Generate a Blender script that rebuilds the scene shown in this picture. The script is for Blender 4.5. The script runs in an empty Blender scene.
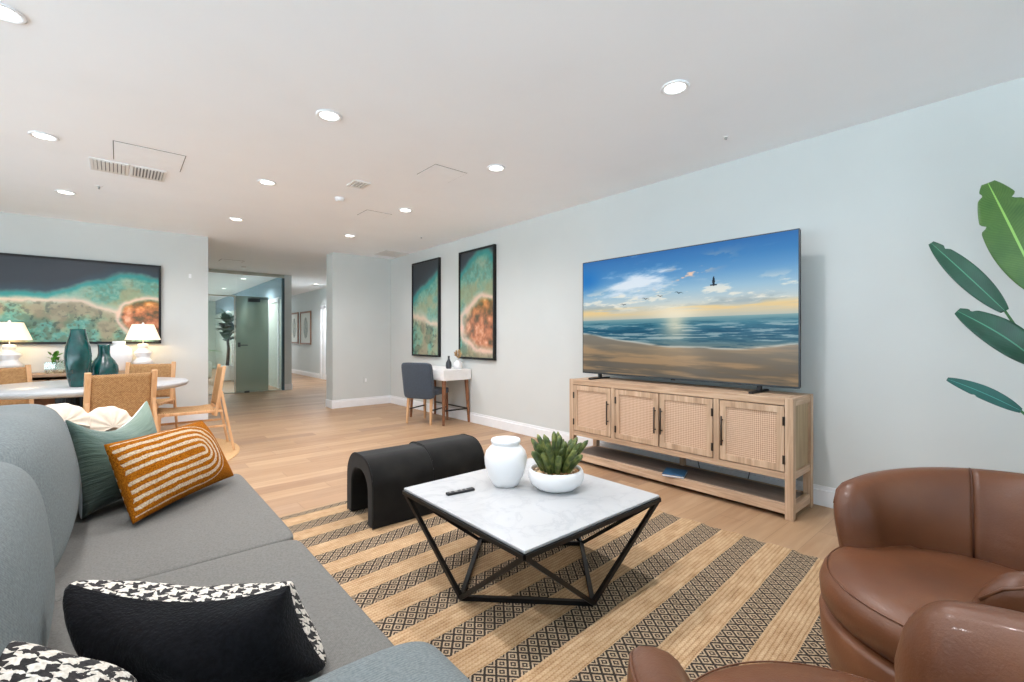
import bpy, bmesh, math, random
import numpy as np
from mathutils import Vector, Matrix
random.seed(7)
C = bpy.context.scene.collection
PI = math.pi

# ------------------------------------------------------------------ colour
def lin(c):
    return tuple(((v/255.)/12.92 if v/255. <= .04045 else ((v/255.+.055)/1.055)**2.4) for v in c)
def rgba(c): return (*lin(c), 1.)

# ------------------------------------------------------------------ materials
class NT:
    def __init__(s, name):
        s.m = bpy.data.materials.new(name); s.m.use_nodes = True
        s.t = s.m.node_tree; s.n = s.t.nodes; s.l = s.t.links
        s.b = s.n['Principled BSDF']; s.out = s.n['Material Output']
    def node(s, typ, **kw):
        n = s.n.new(typ)
        for k, v in kw.items(): setattr(n, k, v)
        return n
    def put(s, sock, v):
        if hasattr(v, 'is_linked') or isinstance(v, bpy.types.NodeSocket): s.l.new(v, sock)
        else: sock.default_value = v
    def math(s, op, a, b=0., c=None):
        n = s.node('ShaderNodeMath', operation=op)
        s.put(n.inputs[0], a); s.put(n.inputs[1], b)
        if c is not None: s.put(n.inputs[2], c)
        return n.outputs[0]
    def coord(s, kind='Object'): return s.node('ShaderNodeTexCoord').outputs[kind]
    def mapv(s, vec, scale=(1,1,1), rot=(0,0,0), loc=(0,0,0)):
        n = s.node('ShaderNodeMapping'); s.l.new(vec, n.inputs[0])
        n.inputs['Scale'].default_value = scale; n.inputs['Rotation'].default_value = rot; n.inputs['Location'].default_value = loc
        return n.outputs[0]
    def sep(s, vec):
        n = s.node('ShaderNodeSeparateXYZ'); s.l.new(vec, n.inputs[0]); return n.outputs
    def comb(s, x, y, z=0.):
        n = s.node('ShaderNodeCombineXYZ'); s.put(n.inputs[0], x); s.put(n.inputs[1], y); s.put(n.inputs[2], z); return n.outputs[0]
    def noise(s, vec, scale=5., detail=4., rough=.5, out=0, dist=0.):
        n = s.node('ShaderNodeTexNoise'); s.l.new(vec, n.inputs['Vector'])
        n.inputs['Scale'].default_value = scale; n.inputs['Detail'].default_value = detail
        n.inputs['Roughness'].default_value = rough; n.inputs['Distortion'].default_value = dist
        return n.outputs[out]
    def white(s, vec):
        n = s.node('ShaderNodeTexWhiteNoise', noise_dimensions='3D'); s.l.new(vec, n.inputs['Vector']); return n.outputs['Value']
    def ramp(s, fac, stops):
        n = s.node('ShaderNodeValToRGB'); s.put(n.inputs[0], fac); e = n.color_ramp.elements
        while len(e) < len(stops): e.new(.5)
        for k, (p, c) in enumerate(stops): e[k].position = p; e[k].color = rgba(c)
        return n.outputs[0]
    def mix(s, fac, a, b, mode='MIX'):
        n = s.node('ShaderNodeMix', data_type='RGBA', blend_type=mode)
        s.put(n.inputs[0], fac); s.put(n.inputs[6], a); s.put(n.inputs[7], b)
        return n.outputs[2]
    def bump(s, h, strength=.3, dist=.01):
        n = s.node('ShaderNodeBump'); n.inputs['Strength'].default_value = strength
        n.inputs['Distance'].default_value = dist; s.l.new(h, n.inputs['Height']); s.l.new(n.outputs[0], s.b.inputs['Normal'])
    def col(s, v): s.put(s.b.inputs['Base Color'], v)
    def set(s, rough=None, metal=None, coat=None, sheen=None, spec=None):
        if rough is not None: s.put(s.b.inputs['Roughness'], rough)
        if metal is not None: s.b.inputs['Metallic'].default_value = metal
        if coat is not None: s.b.inputs['Coat Weight'].default_value = coat; s.b.inputs['Coat Roughness'].default_value = .08
        if sheen is not None: s.b.inputs['Sheen Weight'].default_value = sheen; s.b.inputs['Sheen Roughness'].default_value = .5
        if spec is not None: s.b.inputs['Specular IOR Level'].default_value = spec

M = {}
def plain(name, c, rough=.5, metal=0., var=.04, scale=8., bump=0., bscale=60., coat=None, sheen=None, spec=None):
    n = NT(name); v = n.coord()
    lo = tuple(max(0, x*(1-var)) for x in c); hi = tuple(min(255, x*(1+var)) for x in c)
    n.col(n.ramp(n.noise(v, scale, 3.), [(.3, lo), (.7, hi)]))
    n.set(rough, metal, coat, sheen, spec)
    if bump: n.bump(n.noise(v, bscale, 3.), bump, .004)
    M[name] = n.m; return n.m
plain('wall_paint', (207,211,209), .75, var=.008, scale=2., bump=.04, bscale=180.)
plain('hall_paint', (208,216,216), .75, var=.008, scale=2.)
plain('ceiling_paint', (246,249,253), .85, var=.008, scale=1.5)
plain('trim_white', (238,240,242), .4, var=.01)
plain('panel_white', (246,249,253), .8, var=.01)
plain('gap_grey', (96,96,96), .8)
plain('duct_dark', (140,140,141), .8)
plain('black_metal', (22,22,23), .42, metal=.3, var=.1)
plain('black_plastic', (20,20,22), .45, var=.1)
plain('chrome', (150,160,165), .25, metal=1.)
plain('steel_dark', (70,76,80), .35, metal=.8)
plain('white_ceramic', (240,240,240), .3, var=.01)
plain('white_matte', (236,235,233), .5, var=.015)
plain('lamp_ceramic', (236,236,236), .35, var=.01)
plain('teal_glaze', (4,64,62), .18, var=.3, scale=9., coat=.5)
plain('dark_glaze', (52,54,58), .3, var=.1)
plain('velvet_black', (17,16,14), .8, var=.6, scale=6., sheen=.10, spec=.2, bump=.1, bscale=30.)
plain('blue_fabric', (62,72,84), .9, var=.06, scale=60., bump=.2, bscale=250., sheen=.2)
plain('walnut', (130,86,56), .45, var=.18, scale=14.)
plain('leaf_light', (74,130,44), .45, var=.15, scale=12.)
plain('stem_green', (44,98,52), .45, var=.1)
plain('soil', (70,54,40), .95, var=.3, scale=60., bump=.5)
plain('basket', (190,160,116), .9, var=.15, scale=40., bump=.4)
plain('office_wall', (192,200,188), .8, var=.02)
plain('slate_wall', (128,148,156), .8, var=.02)
plain('partition_metal', (186,190,180), .5)
plain('grey_metal', (150,151,149), .5, metal=.3)
plain('book_blue', (46,86,118), .5, var=.2, scale=20.)
plain('book_page', (230,230,228), .8)
plain('vent_white', (228,227,225), .6, var=.01)
plain('cream_cloth', (226,210,190), .9, var=.04, scale=30., bump=.2, sheen=.2)
plain('hinge_metal', (58,50,44), .45, metal=.6)
plain('cushion_welt', (98,104,104), .95)
plain('teal_door_frame', (60,86,96), .4)
plain('sofa_leg', (40,34,30), .5)

def emis(name, c, s):
    n = NT(name); n.b.inputs['Emission Color'].default_value = rgba(c); n.b.inputs['Emission Strength'].default_value = s
    n.col(rgba(c)); M[name] = n.m
emis('lens', (255,252,246), 6.)

def m_floor():
    n = NT('oak_planks'); x, y, z = n.sep(n.coord())
    W, L = .18, 1.35
    jr = n.math('DIVIDE', y, W); j = n.math('FLOOR', jr)
    off = n.math('MULTIPLY', n.math('FRACT', n.math('MULTIPLY', j, .3819)), 1.)
    ir = n.math('ADD', n.math('DIVIDE', x, L), off); i = n.math('FLOOR', ir)
    r = n.white(n.comb(i, j, 3.))
    fy = n.math('FRACT', jr); fx = n.math('FRACT', ir)
    v2 = n.comb(n.math('ADD', n.math('MULTIPLY', x, 1.6), n.math('MULTIPLY', r, 37.)), n.math('ADD', n.math('MULTIPLY', y, 22.), n.math('MULTIPLY', r, 91.)), r)
    g = n.noise(v2, 1., 6., .62, dist=.6)
    v3 = n.comb(n.math('MULTIPLY', x, 1.1), n.math('MULTIPLY', y, 7.), r)
    g2 = n.noise(v3, 1.3, 3., .5, dist=1.)
    base = n.ramp(r, [(0., (164,130,100)), (.3, (192,158,122)), (.6, (178,142,108)), (.8, (204,170,134)), (1., (158,128,104))])
    c = n.mix(n.math('MULTIPLY', g, .8), base, rgba((134,98,70)), 'MIX')
    c = n.mix(n.ramp(g2, [(.3, (0,0,0)), (.7, (110,110,110))]), c, rgba((210,182,150)))
    gap = n.math('MAXIMUM', n.math('LESS_THAN', fy, .012), n.math('LESS_THAN', fx, .0022))
    c = n.mix(n.math('MULTIPLY', gap, .55), c, rgba((90,66,48)))
    n.col(c); n.set(rough=n.math('ADD', n.math('MULTIPLY', g, .15), .36), spec=.4); n.bump(g, .05, .003); M['oak_planks'] = n.m
m_floor()

def m_wood(name, c1, c2, c3, axis, scale=1., rough=.55):
    n = NT(name); v = n.coord()
    sc = [26., 26., 26.]; sc[axis] = 1.8
    g = n.noise(n.mapv(v, tuple(a*scale for a in sc)), 1., 6., .6, dist=.8)
    g2 = n.noise(n.mapv(v, tuple(a*scale*.25 for a in sc)), 1., 2., .5)
    c = n.ramp(g, [(.25, c1), (.5, c2), (.75, c3)])
    c = n.mix(n.math('MULTIPLY', g2, .5), c, rgba(c3))
    n.col(c); n.set(rough); n.bump(g, .15, .003); M[name] = n.m
m_wood('oak_x', (122,90,66), (182,148,118), (220,194,166), 0)
m_wood('oak_y', (122,90,66), (182,148,118), (220,194,166), 1)
m_wood('oak_z', (122,90,66), (182,148,118), (220,194,166), 2)
m_wood('oak_side', (128,104,76), (158,134,100), (186,162,126), 2, .8)
m_wood('shelf_wood', (92,78,68), (116,100,88), (140,122,108), 1)
m_wood('chair_wood', (176,128,84), (206,158,112), (226,184,140), 2)
m_wood('board_wood', (130,104,84), (164,134,108), (190,160,132), 0)

def m_weave(name, ca, cb, cc, p=.012, axes=(0,2), strength=.5, rough=.8, nz=.6):
    n = NT(name); s = n.sep(n.coord()); a, b = s[axes[0]], s[axes[1]]
    wa = n.math('SINE', n.math('MULTIPLY', a, 2*PI/p)); wb = n.math('SINE', n.math('MULTIPLY', b, 2*PI/p))
    h = n.math('ADD', n.math('MULTIPLY', n.math('MULTIPLY', wa, wb), .5), .5) if name != 'rattan' else n.math('ADD', n.math('MULTIPLY', n.math('ADD', wa, wb), .25), .5)
    nzz = n.noise(n.coord(), 150. if 'tweed' in name else 55., 4., .7)
    f = n.math('ADD', n.math('MULTIPLY', h, 1.05-nz), n.math('MULTIPLY', nzz, nz))
    n.col(n.ramp(f, [(.22, ca), (.5, cb), (.8, cc)])); n.set(rough); n.bump(f, strength, .004); M[name] = n.m
m_weave('rattan', (168,132,104), (204,170,142), (222,194,168), .014, (1,2), nz=.25)
m_weave('seagrass', (112,76,42), (166,124,78), (206,166,116), .017, (0,2), .8, nz=.75)
m_weave('seagrass_seat', (138,98,58), (186,144,96), (216,180,132), .02, (0,1), .8)
m_weave('grey_tweed', (84,90,91), (108,115,115), (130,137,136), .0065, (1,2), .25, .95, nz=.85)
m_weave('grey_tweed_seat', (86,84,80), (107,105,100), (125,123,117), .0065, (0,1), .25, .95, nz=.85)
m_weave('jute_round', (168,130,88), (200,160,112), (222,186,140), .03, (0,1), .6, .95)

def m_rug():
    n = NT('jute_rug'); v = n.coord(); x, y, z = n.sep(v)
    wob = n.math('MULTIPLY', n.math('SUBTRACT', n.noise(v, 3., 2.), .5), .012)
    yy = n.math('ADD', y, wob)
    P_ = .26
    ph = n.math('FRACT', n.math('DIVIDE', n.math('SUBTRACT', yy, 1.532-.128+10*.26*0 - 5.2), P_))     # 0..1
    dark = n.math('LESS_THAN', ph, .49)
    # diamonds
    fx = n.math('SUBTRACT', n.math('FRACT', n.math('DIVIDE', x, .056)), .5)
    fy = n.math('SUBTRACT', n.math('FRACT', n.math('MULTIPLY', ph, P_/.0637*1.0)), .5)
    d = n.math('ADD', n.math('ABSOLUTE', fx), n.math('ABSOLUTE', fy))
    e = n.math('MINIMUM', d, n.math('SUBTRACT', 1., d))
    e = n.math('ADD', e, n.math('MULTIPLY', n.math('SUBTRACT', n.noise(v, 160., 2.), .5), .10))
    l1 = n.math('GREATER_THAN', e, .395)
    l2 = n.math('MULTIPLY', n.math('GREATER_THAN', e, .10), n.math('LESS_THAN', e, .235))
    ln = n.math('MAXIMUM', l1, l2)
    fib = n.noise(n.mapv(v, (60., 260., 60.)), 1., 4., .65)
    pale = n.ramp(fib, [(.3, (148,124,98)), (.7, (196,176,148))])
    blk = n.ramp(fib, [(.3, (34,30,26)), (.7, (66,56,48))])
    cd = n.mix(ln, pale, blk)
    # braided natural rows
    rowp = .0185
    rr = n.math('DIVIDE', yy, rowp); fr = n.math('FRACT', rr); ri = n.math('FLOOR', rr)
    br = n.math('SINE', n.math('ADD', n.math('MULTIPLY', x, 2*PI/.014), n.math('MULTIPLY', n.math('ABSOLUTE', n.math('SUBTRACT', fr, .5)), 8.)))
    tone = n.noise(n.comb(n.math('MULTIPLY', x, 3.), n.math('MULTIPLY', ri, 5.), 0.), 2., 4., .6)
    edge = n.math('MULTIPLY', n.math('ABSOLUTE', n.math('SUBTRACT', fr, .5)), 2.)
    hn = n.math('ADD', n.math('MULTIPLY', n.math('SUBTRACT', 1., n.math('POWER', edge, 3.)), .6), n.math('MULTIPLY', br, .14))
    tf = n.math('ADD', n.math('MULTIPLY', tone, .75), n.math('MULTIPLY', hn, .35))
    tf = n.math('ADD', tf, n.math('MULTIPLY', n.math('SUBTRACT', fib, .5), .5))
    nat = n.ramp(tf, [(.22, (126,94,64)), (.48, (178,144,106)), (.8, (214,186,150))])
    n.col(n.mix(dark, nat, cd)); n.set(.95, spec=.2)
    n.bump(n.math('ADD', n.math('MULTIPLY', n.math('SUBTRACT', 1., dark), hn), n.math('MULTIPLY', fib, .5)), .6, .006)
    M['jute_rug'] = n.m
m_rug()

def m_leather():
    n = NT('brown_leather'); v = n.coord()
    a = n.noise(v, 4., 3.); b = n.noise(v, 160., 3., .6)
    c = n.ramp(a, [(.25, (86,51,31)), (.55, (106,65,41)), (.8, (120,77,50))])
    n.col(c); n.set(rough=n.math('ADD', n.math('MULTIPLY', a, .16), .30), coat=.04, spec=.38)
    n.bump(n.math('ADD', n.math('MULTIPLY', b, .12), n.noise(n.mapv(v, (3., 3., 4.)), 1.6, 2., dist=.5)), .20, .025); M['brown_leather'] = n.m
m_leather()
plain('leather_seam', (86,50,34), .6)

def m_marble():
    n = NT('marble'); v = n.coord()
    w = n.noise(v, 3.2, 8., .62, dist=1.3)
    ve = n.math('ABSOLUTE', n.math('SUBTRACT', w, .5))
    f = n.math('ADD', n.math('MULTIPLY', n.noise(v, 2.2, 4.), .5), n.math('MINIMUM', n.math('MULTIPLY', ve, 8.), .5))
    n.col(n.ramp(f, [(.15, (170,172,174)), (.42, (184,185,186)), (.9, (189,190,190))])); n.set(.28); M['marble'] = n.m
m_marble()

def m_mustard():
    n = NT('mustard_tufted'); u, v, _ = n.sep(n.coord('UV'))
    wob = n.math('MULTIPLY', n.math('SUBTRACT', n.noise(n.coord('UV'), 9., 2.), .5), .05)
    X = n.math('ADD', n.math('MULTIPLY', u, 1.6), wob)      # 0..1.6
    Yv = n.math('SUBTRACT', v, .5)
    dx = n.math('MAXIMUM', n.math('SUBTRACT', X, 1.0), 0.)
    d = n.math('SQRT', n.math('ADD', n.math('POWER', dx, 2.), n.math('POWER', n.math('ADD', Yv, n.math('MULTIPLY', wob, .6)), 2.)))
    ph = n.math('FRACT', n.math('DIVIDE', n.math('ADD', d, .05), .098))
    s = n.math('MULTIPLY', n.math('LESS_THAN', n.math('ADD', ph, n.math('MULTIPLY', n.math('SUBTRACT', n.noise(n.coord(), 90., 3.), .5), .25)), .46), n.math('LESS_THAN', d, .455))
    s = n.math('MULTIPLY', s, n.math('GREATER_THAN', X, .015))
    fz = n.noise(n.coord(), 170., 4., .7)
    c1 = n.ramp(fz, [(.3, (92,48,6)), (.5, (160,92,14)), (.75, (200,128,34))])
    c2 = n.ramp(fz, [(.3, (150,112,78)), (.5, (208,184,152)), (.7, (228,212,188))])
    n.col(n.mix(s, c1, c2)); n.set(1., spec=.1)
    n.bump(n.math('ADD', n.math('MULTIPLY', fz, 1.), n.math('MULTIPLY', s, .5)), .8, .01); M['mustard_tufted'] = n.m
m_mustard()

def m_ombre():
    n = NT('sage_ombre'); u, v, _ = n.sep(n.coord('UV'))
    st = n.noise(n.mapv(n.coord('UV'), (3., 40., 1.)), 1., 4., .6)
    f = n.math('ADD', n.math('MULTIPLY', v, .62), n.math('ADD', n.math('MULTIPLY', u, .38), n.math('MULTIPLY', n.math('SUBTRACT', st, .5), .25)))
    n.col(n.ramp(f, [(.05, (34,46,38)), (.4, (54,72,60)), (.62, (78,100,92)), (.85, (112,132,118)), (1., (134,150,132))])); n.set(.9, sheen=.2)
    n.bump(n.math('ADD', st, n.math('MULTIPLY', n.noise(n.mapv(n.coord('UV'), (3., 7., 1.)), 1., 2., dist=1.), 2.5)), .5, .012); M['sage_ombre'] = n.m
m_ombre()
def m_hound():
    n = NT('houndstooth'); ox, oy, oz = n.sep(n.coord()); u = n.math('ADD', ox, n.math('MULTIPLY', oy, -.3)); v = n.math('ADD', oz, n.math('MULTIPLY', oy, .8))
    wob = n.math('MULTIPLY', n.math('SUBTRACT', n.noise(n.coord(), 45., 3.), .5), .016)
    a = n.math('FRACT', n.math('MULTIPLY', n.math('ADD', u, wob), 31.)); b = n.math('FRACT', n.math('MULTIPLY', n.math('ADD', v, wob), 37.))
    A = n.math('LESS_THAN', a, .5); B = n.math('LESS_THAN', b, .5)
    diag = n.math('LESS_THAN', n.math('FRACT', n.math('MULTIPLY', n.math('ADD', a, b), 2.)), .5)
    both = n.math('MULTIPLY', A, B); one = n.math('SUBTRACT', n.math('MAXIMUM', A, B), both)
    k = n.math('MAXIMUM', both, n.math('MULTIPLY', one, diag))
    fz = n.noise(n.coord(), 140., 3.)
    n.col(n.mix(k, n.ramp(fz, [(.3, (190,180,166)), (.7, (232,226,214))]), n.ramp(fz, [(.3, (24,22,22)), (.7, (50,46,44))])))
    n.set(.95); n.bump(fz, .5, .006); M['houndstooth'] = n.m
m_hound()
plain('black_boucle', (14,14,16), 1., var=.4, scale=90., bump=.8, bscale=160., sheen=.06, spec=.08)
def m_shade():
    n = NT('lamp_shade'); n.col(rgba((250,240,222))); n.set(.9)
    n.b.inputs['Emission Color'].default_value = rgba((255,226,186)); n.b.inputs['Emission Strength'].default_value = .42
    M['lamp_shade'] = n.m
m_shade()
def m_glass(name, tint, op, rough=.05, glossy=.08, dif=None):
    n = NT(name); n.n.remove(n.b)
    tr = n.node('ShaderNodeBsdfTransparent'); tr.inputs[0].default_value = rgba(tint)
    gl = n.node('ShaderNodeBsdfGlossy'); gl.inputs['Roughness'].default_value = rough
    di = n.node('ShaderNodeBsdfDiffuse'); di.inputs[0].default_value = rgba(dif or tint)
    m1 = n.node('ShaderNodeMixShader'); m1.inputs[0].default_value = op
    n.l.new(tr.outputs[0], m1.inputs[1]); n.l.new(di.outputs[0], m1.inputs[2])
    m2 = n.node('ShaderNodeMixShader'); m2.inputs[0].default_value = glossy
    n.l.new(m1.outputs[0], m2.inputs[1]); n.l.new(gl.outputs[0], m2.inputs[2]); n.l.new(m2.outputs[0], n.out.inputs[0])
    M[name] = n.m
m_glass('clear_glass', (244,250,248), .0)
m_glass('door_glass', (206,218,212), .52, .08, .06, (168,188,180))  # pale green diffuse share paints in the reflection on the door glass
m_glass('side_glass', (240,245,244), .03, .03, .05)
def m_ribleaf(name, lo, hi):
    n = NT(name); u, v, _ = n.sep(n.coord('UV'))
    rib = n.math('ABSOLUTE', n.math('SUBTRACT', u, .5))
    vein = n.math('SINE', n.math('MULTIPLY', n.math('ADD', v, n.math('MULTIPLY', rib, -.25)), 260.))
    f = n.math('ADD', n.math('MULTIPLY', n.noise(n.coord(), 9., 3.), .8), n.math('MULTIPLY', vein, .05))
    c = n.ramp(f, [(.2, lo), (.7, hi)])
    c = n.mix(n.math('LESS_THAN', rib, .022), c, rgba(tuple(min(255, int(k*1.35)+20) for k in hi)))
    n.col(c); n.set(.38); n.bump(vein, .12, .003); M[name] = n.m
m_ribleaf('leaf_bright', (52,92,40), (92,128,58)); m_ribleaf('leaf_deep', (20,62,46), (40,92,68)); m_ribleaf('leaf_blue', (22,70,64), (46,104,96))
def m_vcol(name, rough, emit=0.):
    n = NT(name); a = n.node('ShaderNodeVertexColor', layer_name='Col'); n.set(rough)
    if not emit: n.col(a.outputs[0])
    if emit:
        n.l.new(a.outputs[0], n.b.inputs['Emission Color']); n.b.inputs['Emission Strength'].default_value = emit
        n.col((.004,.004,.005,1.)); n.set(spec=.12)
    M[name] = n.m
m_vcol('print_canvas', .35); m_vcol('screen_picture', .16, .92)
def m_cactus():
    n = NT('cactus_green'); n.col(n.ramp(n.noise(n.coord(), 40., 3.), [(.3, (44,60,26)), (.5, (76,92,38)), (.75, (136,138,70))]))
    n.set(.6); n.bump(n.noise(n.coord(), 240., 2.), .5, .004); M['cactus_green'] = n.m
m_cactus()
def m_pebble():
    n = NT('pebbles'); w = n.node('ShaderNodeTexVoronoi'); n.l.new(n.coord(), w.inputs['Vector']); w.inputs['Scale'].default_value = 70.
    r, g, b = n.sep(w.outputs['Color'])
    n.col(n.ramp(r, [(0., (120,78,44)), (.4, (190,140,90)), (.75, (226,190,146)), (1., (240,222,196))])); n.set(.7)
    n.bump(n.math('SUBTRACT', 1., w.outputs['Distance']), 1., .012); M['pebbles'] = n.m
m_pebble()
def m_botanical():
    n = NT('botanical_print'); x, y, z = n.sep(n.coord('UV'))
    dx = n.math('ABSOLUTE', n.math('SUBTRACT', x, .5)); dy = n.math('ABSOLUTE', n.math('SUBTRACT', y, .5))
    e = n.math('SQRT', n.math('ADD', n.math('POWER', n.math('MULTIPLY', dx, 1.5), 2.), n.math('POWER', n.math('MULTIPLY', dy, .95), 2.)))
    body = n.math('LESS_THAN', e, .34)
    pat = n.noise(n.coord('UV'), 9., 4., .7, dist=1.5)
    n.col(n.mix(n.math('MULTIPLY', body, 1.), rgba((206,206,196)), n.ramp(pat, [(.35, (72,88,72)), (.5, (140,150,140)), (.62, (190,170,140)), (.75, (60,84,100))])))
    n.set(.5); M['botanical_print'] = n.m
m_botanical()

# ------------------------------------------------------------------ geometry helpers
def bm_box(bm, x0, x1, y0, y1, z0, z1):
    v = [bm.verts.new(p) for p in ((x0,y0,z0),(x1,y0,z0),(x1,y1,z0),(x0,y1,z0),(x0,y0,z1),(x1,y0,z1),(x1,y1,z1),(x0,y1,z1))]
    for f in ((0,3,2,1),(4,5,6,7),(0,1,5,4),(1,2,6,5),(2,3,7,6),(3,0,4,7)): bm.faces.new([v[i] for i in f])
def frame_of(d):
    d = Vector(d).normalized(); up = Vector((0,0,1)) if abs(d.z) < .95 else Vector((0,1,0))
    a = d.cross(up).normalized(); return a, a.cross(d).normalized()
def bm_bar(bm, p0, p1, w, h=None, w1=None, h1=None):
    """rectangular bar from p0 to p1; w across, h the other way; may taper."""
    h = h or w; w1 = w1 or w; h1 = h1 or h
    p0, p1 = Vector(p0), Vector(p1); a, b = frame_of(p1-p0); vs = []
    for p, ww, hh in ((p0, w, h), (p1, w1, h1)):
        for sx, sy in ((-1,-1),(1,-1),(1,1),(-1,1)): vs.append(bm.verts.new(p + a*(sx*ww/2) + b*(sy*hh/2)))
    for f in ((0,1,2,3),(7,6,5,4),(0,4,5,1),(1,5,6,2),(2,6,7,3),(3,7,4,0)): bm.faces.new([vs[i] for i in f])
def bm_tube(bm, pts, r, n=12, caps=True):
    pts = [Vector(p) for p in pts]; rs = r if isinstance(r, (list, tuple)) else [r]*len(pts); rings = []
    for i, p in enumerate(pts):
        d = pts[min(i+1, len(pts)-1)] - pts[max(i-1, 0)]; a, b = frame_of(d)
        rings.append([bm.verts.new(p + a*math.cos(2*PI*k/n)*rs[i] + b*math.sin(2*PI*k/n)*rs[i]) for k in range(n)])
    for i in range(len(rings)-1):
        for k in range(n): bm.faces.new((rings[i][k], rings[i][(k+1)%n], rings[i+1][(k+1)%n], rings[i+1][k]))
    if caps: bm.faces.new(rings[0][::-1]); bm.faces.new(rings[-1])
def bm_lathe(bm, prof, n=40, c=(0,0,0), flute=0, famp=0.):
    rings = []
    for r, z in prof:
        if r < 1e-5: rings.append([bm.verts.new((c[0], c[1], c[2]+z))])
        else: rings.append([bm.verts.new((c[0]+math.cos(2*PI*k/n)*r*(1+famp*math.cos(flute*2*PI*k/n)), c[1]+math.sin(2*PI*k/n)*r*(1+famp*math.cos(flute*2*PI*k/n)), c[2]+z)) for k in range(n)])
    for a, b in zip(rings, rings[1:]):
        for k in range(n):
            if len(a) == 1 and len(b) == 1: continue
            if len(a) == 1: bm.faces.new((a[0], b[(k+1)%n], b[k]))
            elif len(b) == 1: bm.faces.new((a[k], a[(k+1)%n], b[0]))
            else: bm.faces.new((a[k], a[(k+1)%n], b[(k+1)%n], b[k]))
def plump(bm, x0, x1, y0, y1, z0, z1, n=5., seg=12, fn=None):
    """soft cushion: a superquadric box."""
    cx, cy, cz = (x0+x1)/2, (y0+y1)/2, (z0+z1)/2; hx, hy, hz = (x1-x0)/2, (y1-y0)/2, (z1-z0)/2
    t = bmesh.new(); bmesh.ops.create_cube(t, size=2.); bmesh.ops.subdivide_edges(t, edges=t.edges[:], cuts=seg, use_grid_fill=True)
    mp = {}
    for v in t.verts:
        # concentrate samples near the edges
        p = [math.sin(c*PI/2*.92)/math.sin(PI/2*.92) for c in v.co]
        s = (abs(p[0])**n+abs(p[1])**n+abs(p[2])**n)**(1./n)
        q = Vector((cx+hx*p[0]/s, cy+hy*p[1]/s, cz+hz*p[2]/s))
        if fn: q = Vector(fn(*q))
        mp[v] = bm.verts.new(q)
    for f in t.faces: bm.faces.new([mp[v] for v in f.verts])
    t.free()
def obj(name, bm, mat, parent=None, smooth=False, bevel=0., seg=3, origin=None, loc=None, subs=0, solid=0., autosmooth=True):
    me = bpy.data.meshes.new(name); bmesh.ops.recalc_face_normals(bm, faces=bm.faces[:])
    if origin is not None: bmesh.ops.translate(bm, verts=bm.verts[:], vec=-Vector(origin))
    bm.to_mesh(me); bm.free()
    o = bpy.data.objects.new(name, me); C.objects.link(o)
    for m in (mat if isinstance(mat, (list, tuple)) else [mat]): me.materials.append(M[m] if isinstance(m, str) else m)
    if origin is not None: o.location = origin
    if loc is not None: o.location = loc
    if parent is not None: o.parent = parent
    if solid:
        d = o.modifiers.new('s', 'SOLIDIFY'); d.thickness = solid; d.offset = 0
    if bevel:
        d = o.modifiers.new('b', 'BEVEL'); d.width = bevel; d.segments = seg; d.limit_method = 'ANGLE'; d.angle_limit = math.radians(35)
    if subs:
        d = o.modifiers.new('u', 'SUBSURF'); d.levels = subs; d.render_levels = subs
    if smooth or bevel:
        me.polygons.foreach_set('use_smooth', [True]*len(me.polygons))
        if bevel and not smooth:
            d = o.modifiers.new('w', 'WEIGHTED_NORMAL')
            d.keep_sharp = False
    return o
def box(name, mat, x0, x1, y0, y1, z0, z1, parent=None, bevel=0., seg=2, origin=None):
    bm = bmesh.new(); bm_box(bm, x0, x1, y0, y1, z0, z1); return obj(name, bm, mat, parent, bevel=bevel, seg=seg, origin=origin)
def boxes(name, mat, L, parent=None, bevel=0., seg=2):
    bm = bmesh.new()
    for b in L: bm_box(bm, *b)
    return obj(name, bm, mat, parent, bevel=bevel, seg=seg)
def bars(name, mat, L, parent=None, bevel=0.):
    bm = bmesh.new()
    for b in L: bm_bar(bm, *b)
    return obj(name, bm, mat, parent, bevel=bevel)
def tube(name, mat, pts, r, parent=None, n=12):
    bm = bmesh.new(); bm_tube(bm, pts, r, n); return obj(name, bm, mat, parent, smooth=True)
def lathe(name, mat, prof, parent=None, n=40, c=(0,0,0), flute=0, famp=0., sharp=False):
    bm = bmesh.new(); bm_lathe(bm, prof, n, c, flute, famp); return obj(name, bm, mat, parent, smooth=not sharp)
def tag(o, label, cat, group=None):
    o['label'] = label; o['category'] = cat
    if group: o['group'] = group
    return o
def thing(name, label, cat, loc=(0,0,0), rz=0., group=None):
    o = bpy.data.objects.new(name, None); C.objects.link(o); o.location = loc; o.rotation_euler = (0,0,rz); o.empty_display_size = .1
    return tag(o, label, cat, group)
def struct(o): o['kind'] = 'structure'; return o
def kids(o): return [c for c in bpy.data.objects if c.parent == o]
def copy_tree(o, parent=None):
    ch = kids(o); c = o.copy(); C.objects.link(c)
    if parent is not None: c.parent = parent
    for k in ch: copy_tree(k, c)
    return c
def dup(root, label, loc=None, rz=None, group=None):
    c = copy_tree(root); c['label'] = label
    if loc is not None: c.location = loc
    if rz is not None: c.rotation_euler = (0,0,rz)
    if group: c['group'] = group
    return c

# ------------------------------------------------------------------ camera
F = 455.; H = 1.22
cam = bpy.data.cameras.new('camera'); co = bpy.data.objects.new('camera', cam); C.objects.link(co)
cam.sensor_width = 36.; cam.sensor_fit = 'HORIZONTAL'; cam.lens = F/1024*36
cam.shift_y = -(341-338)/1024.
cam.clip_start = .05; cam.clip_end = 200
co.location = (0,0,H); th = math.atan(394/F); co.rotation_euler = (PI/2, 0, -th)
bpy.context.scene.camera = co

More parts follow.
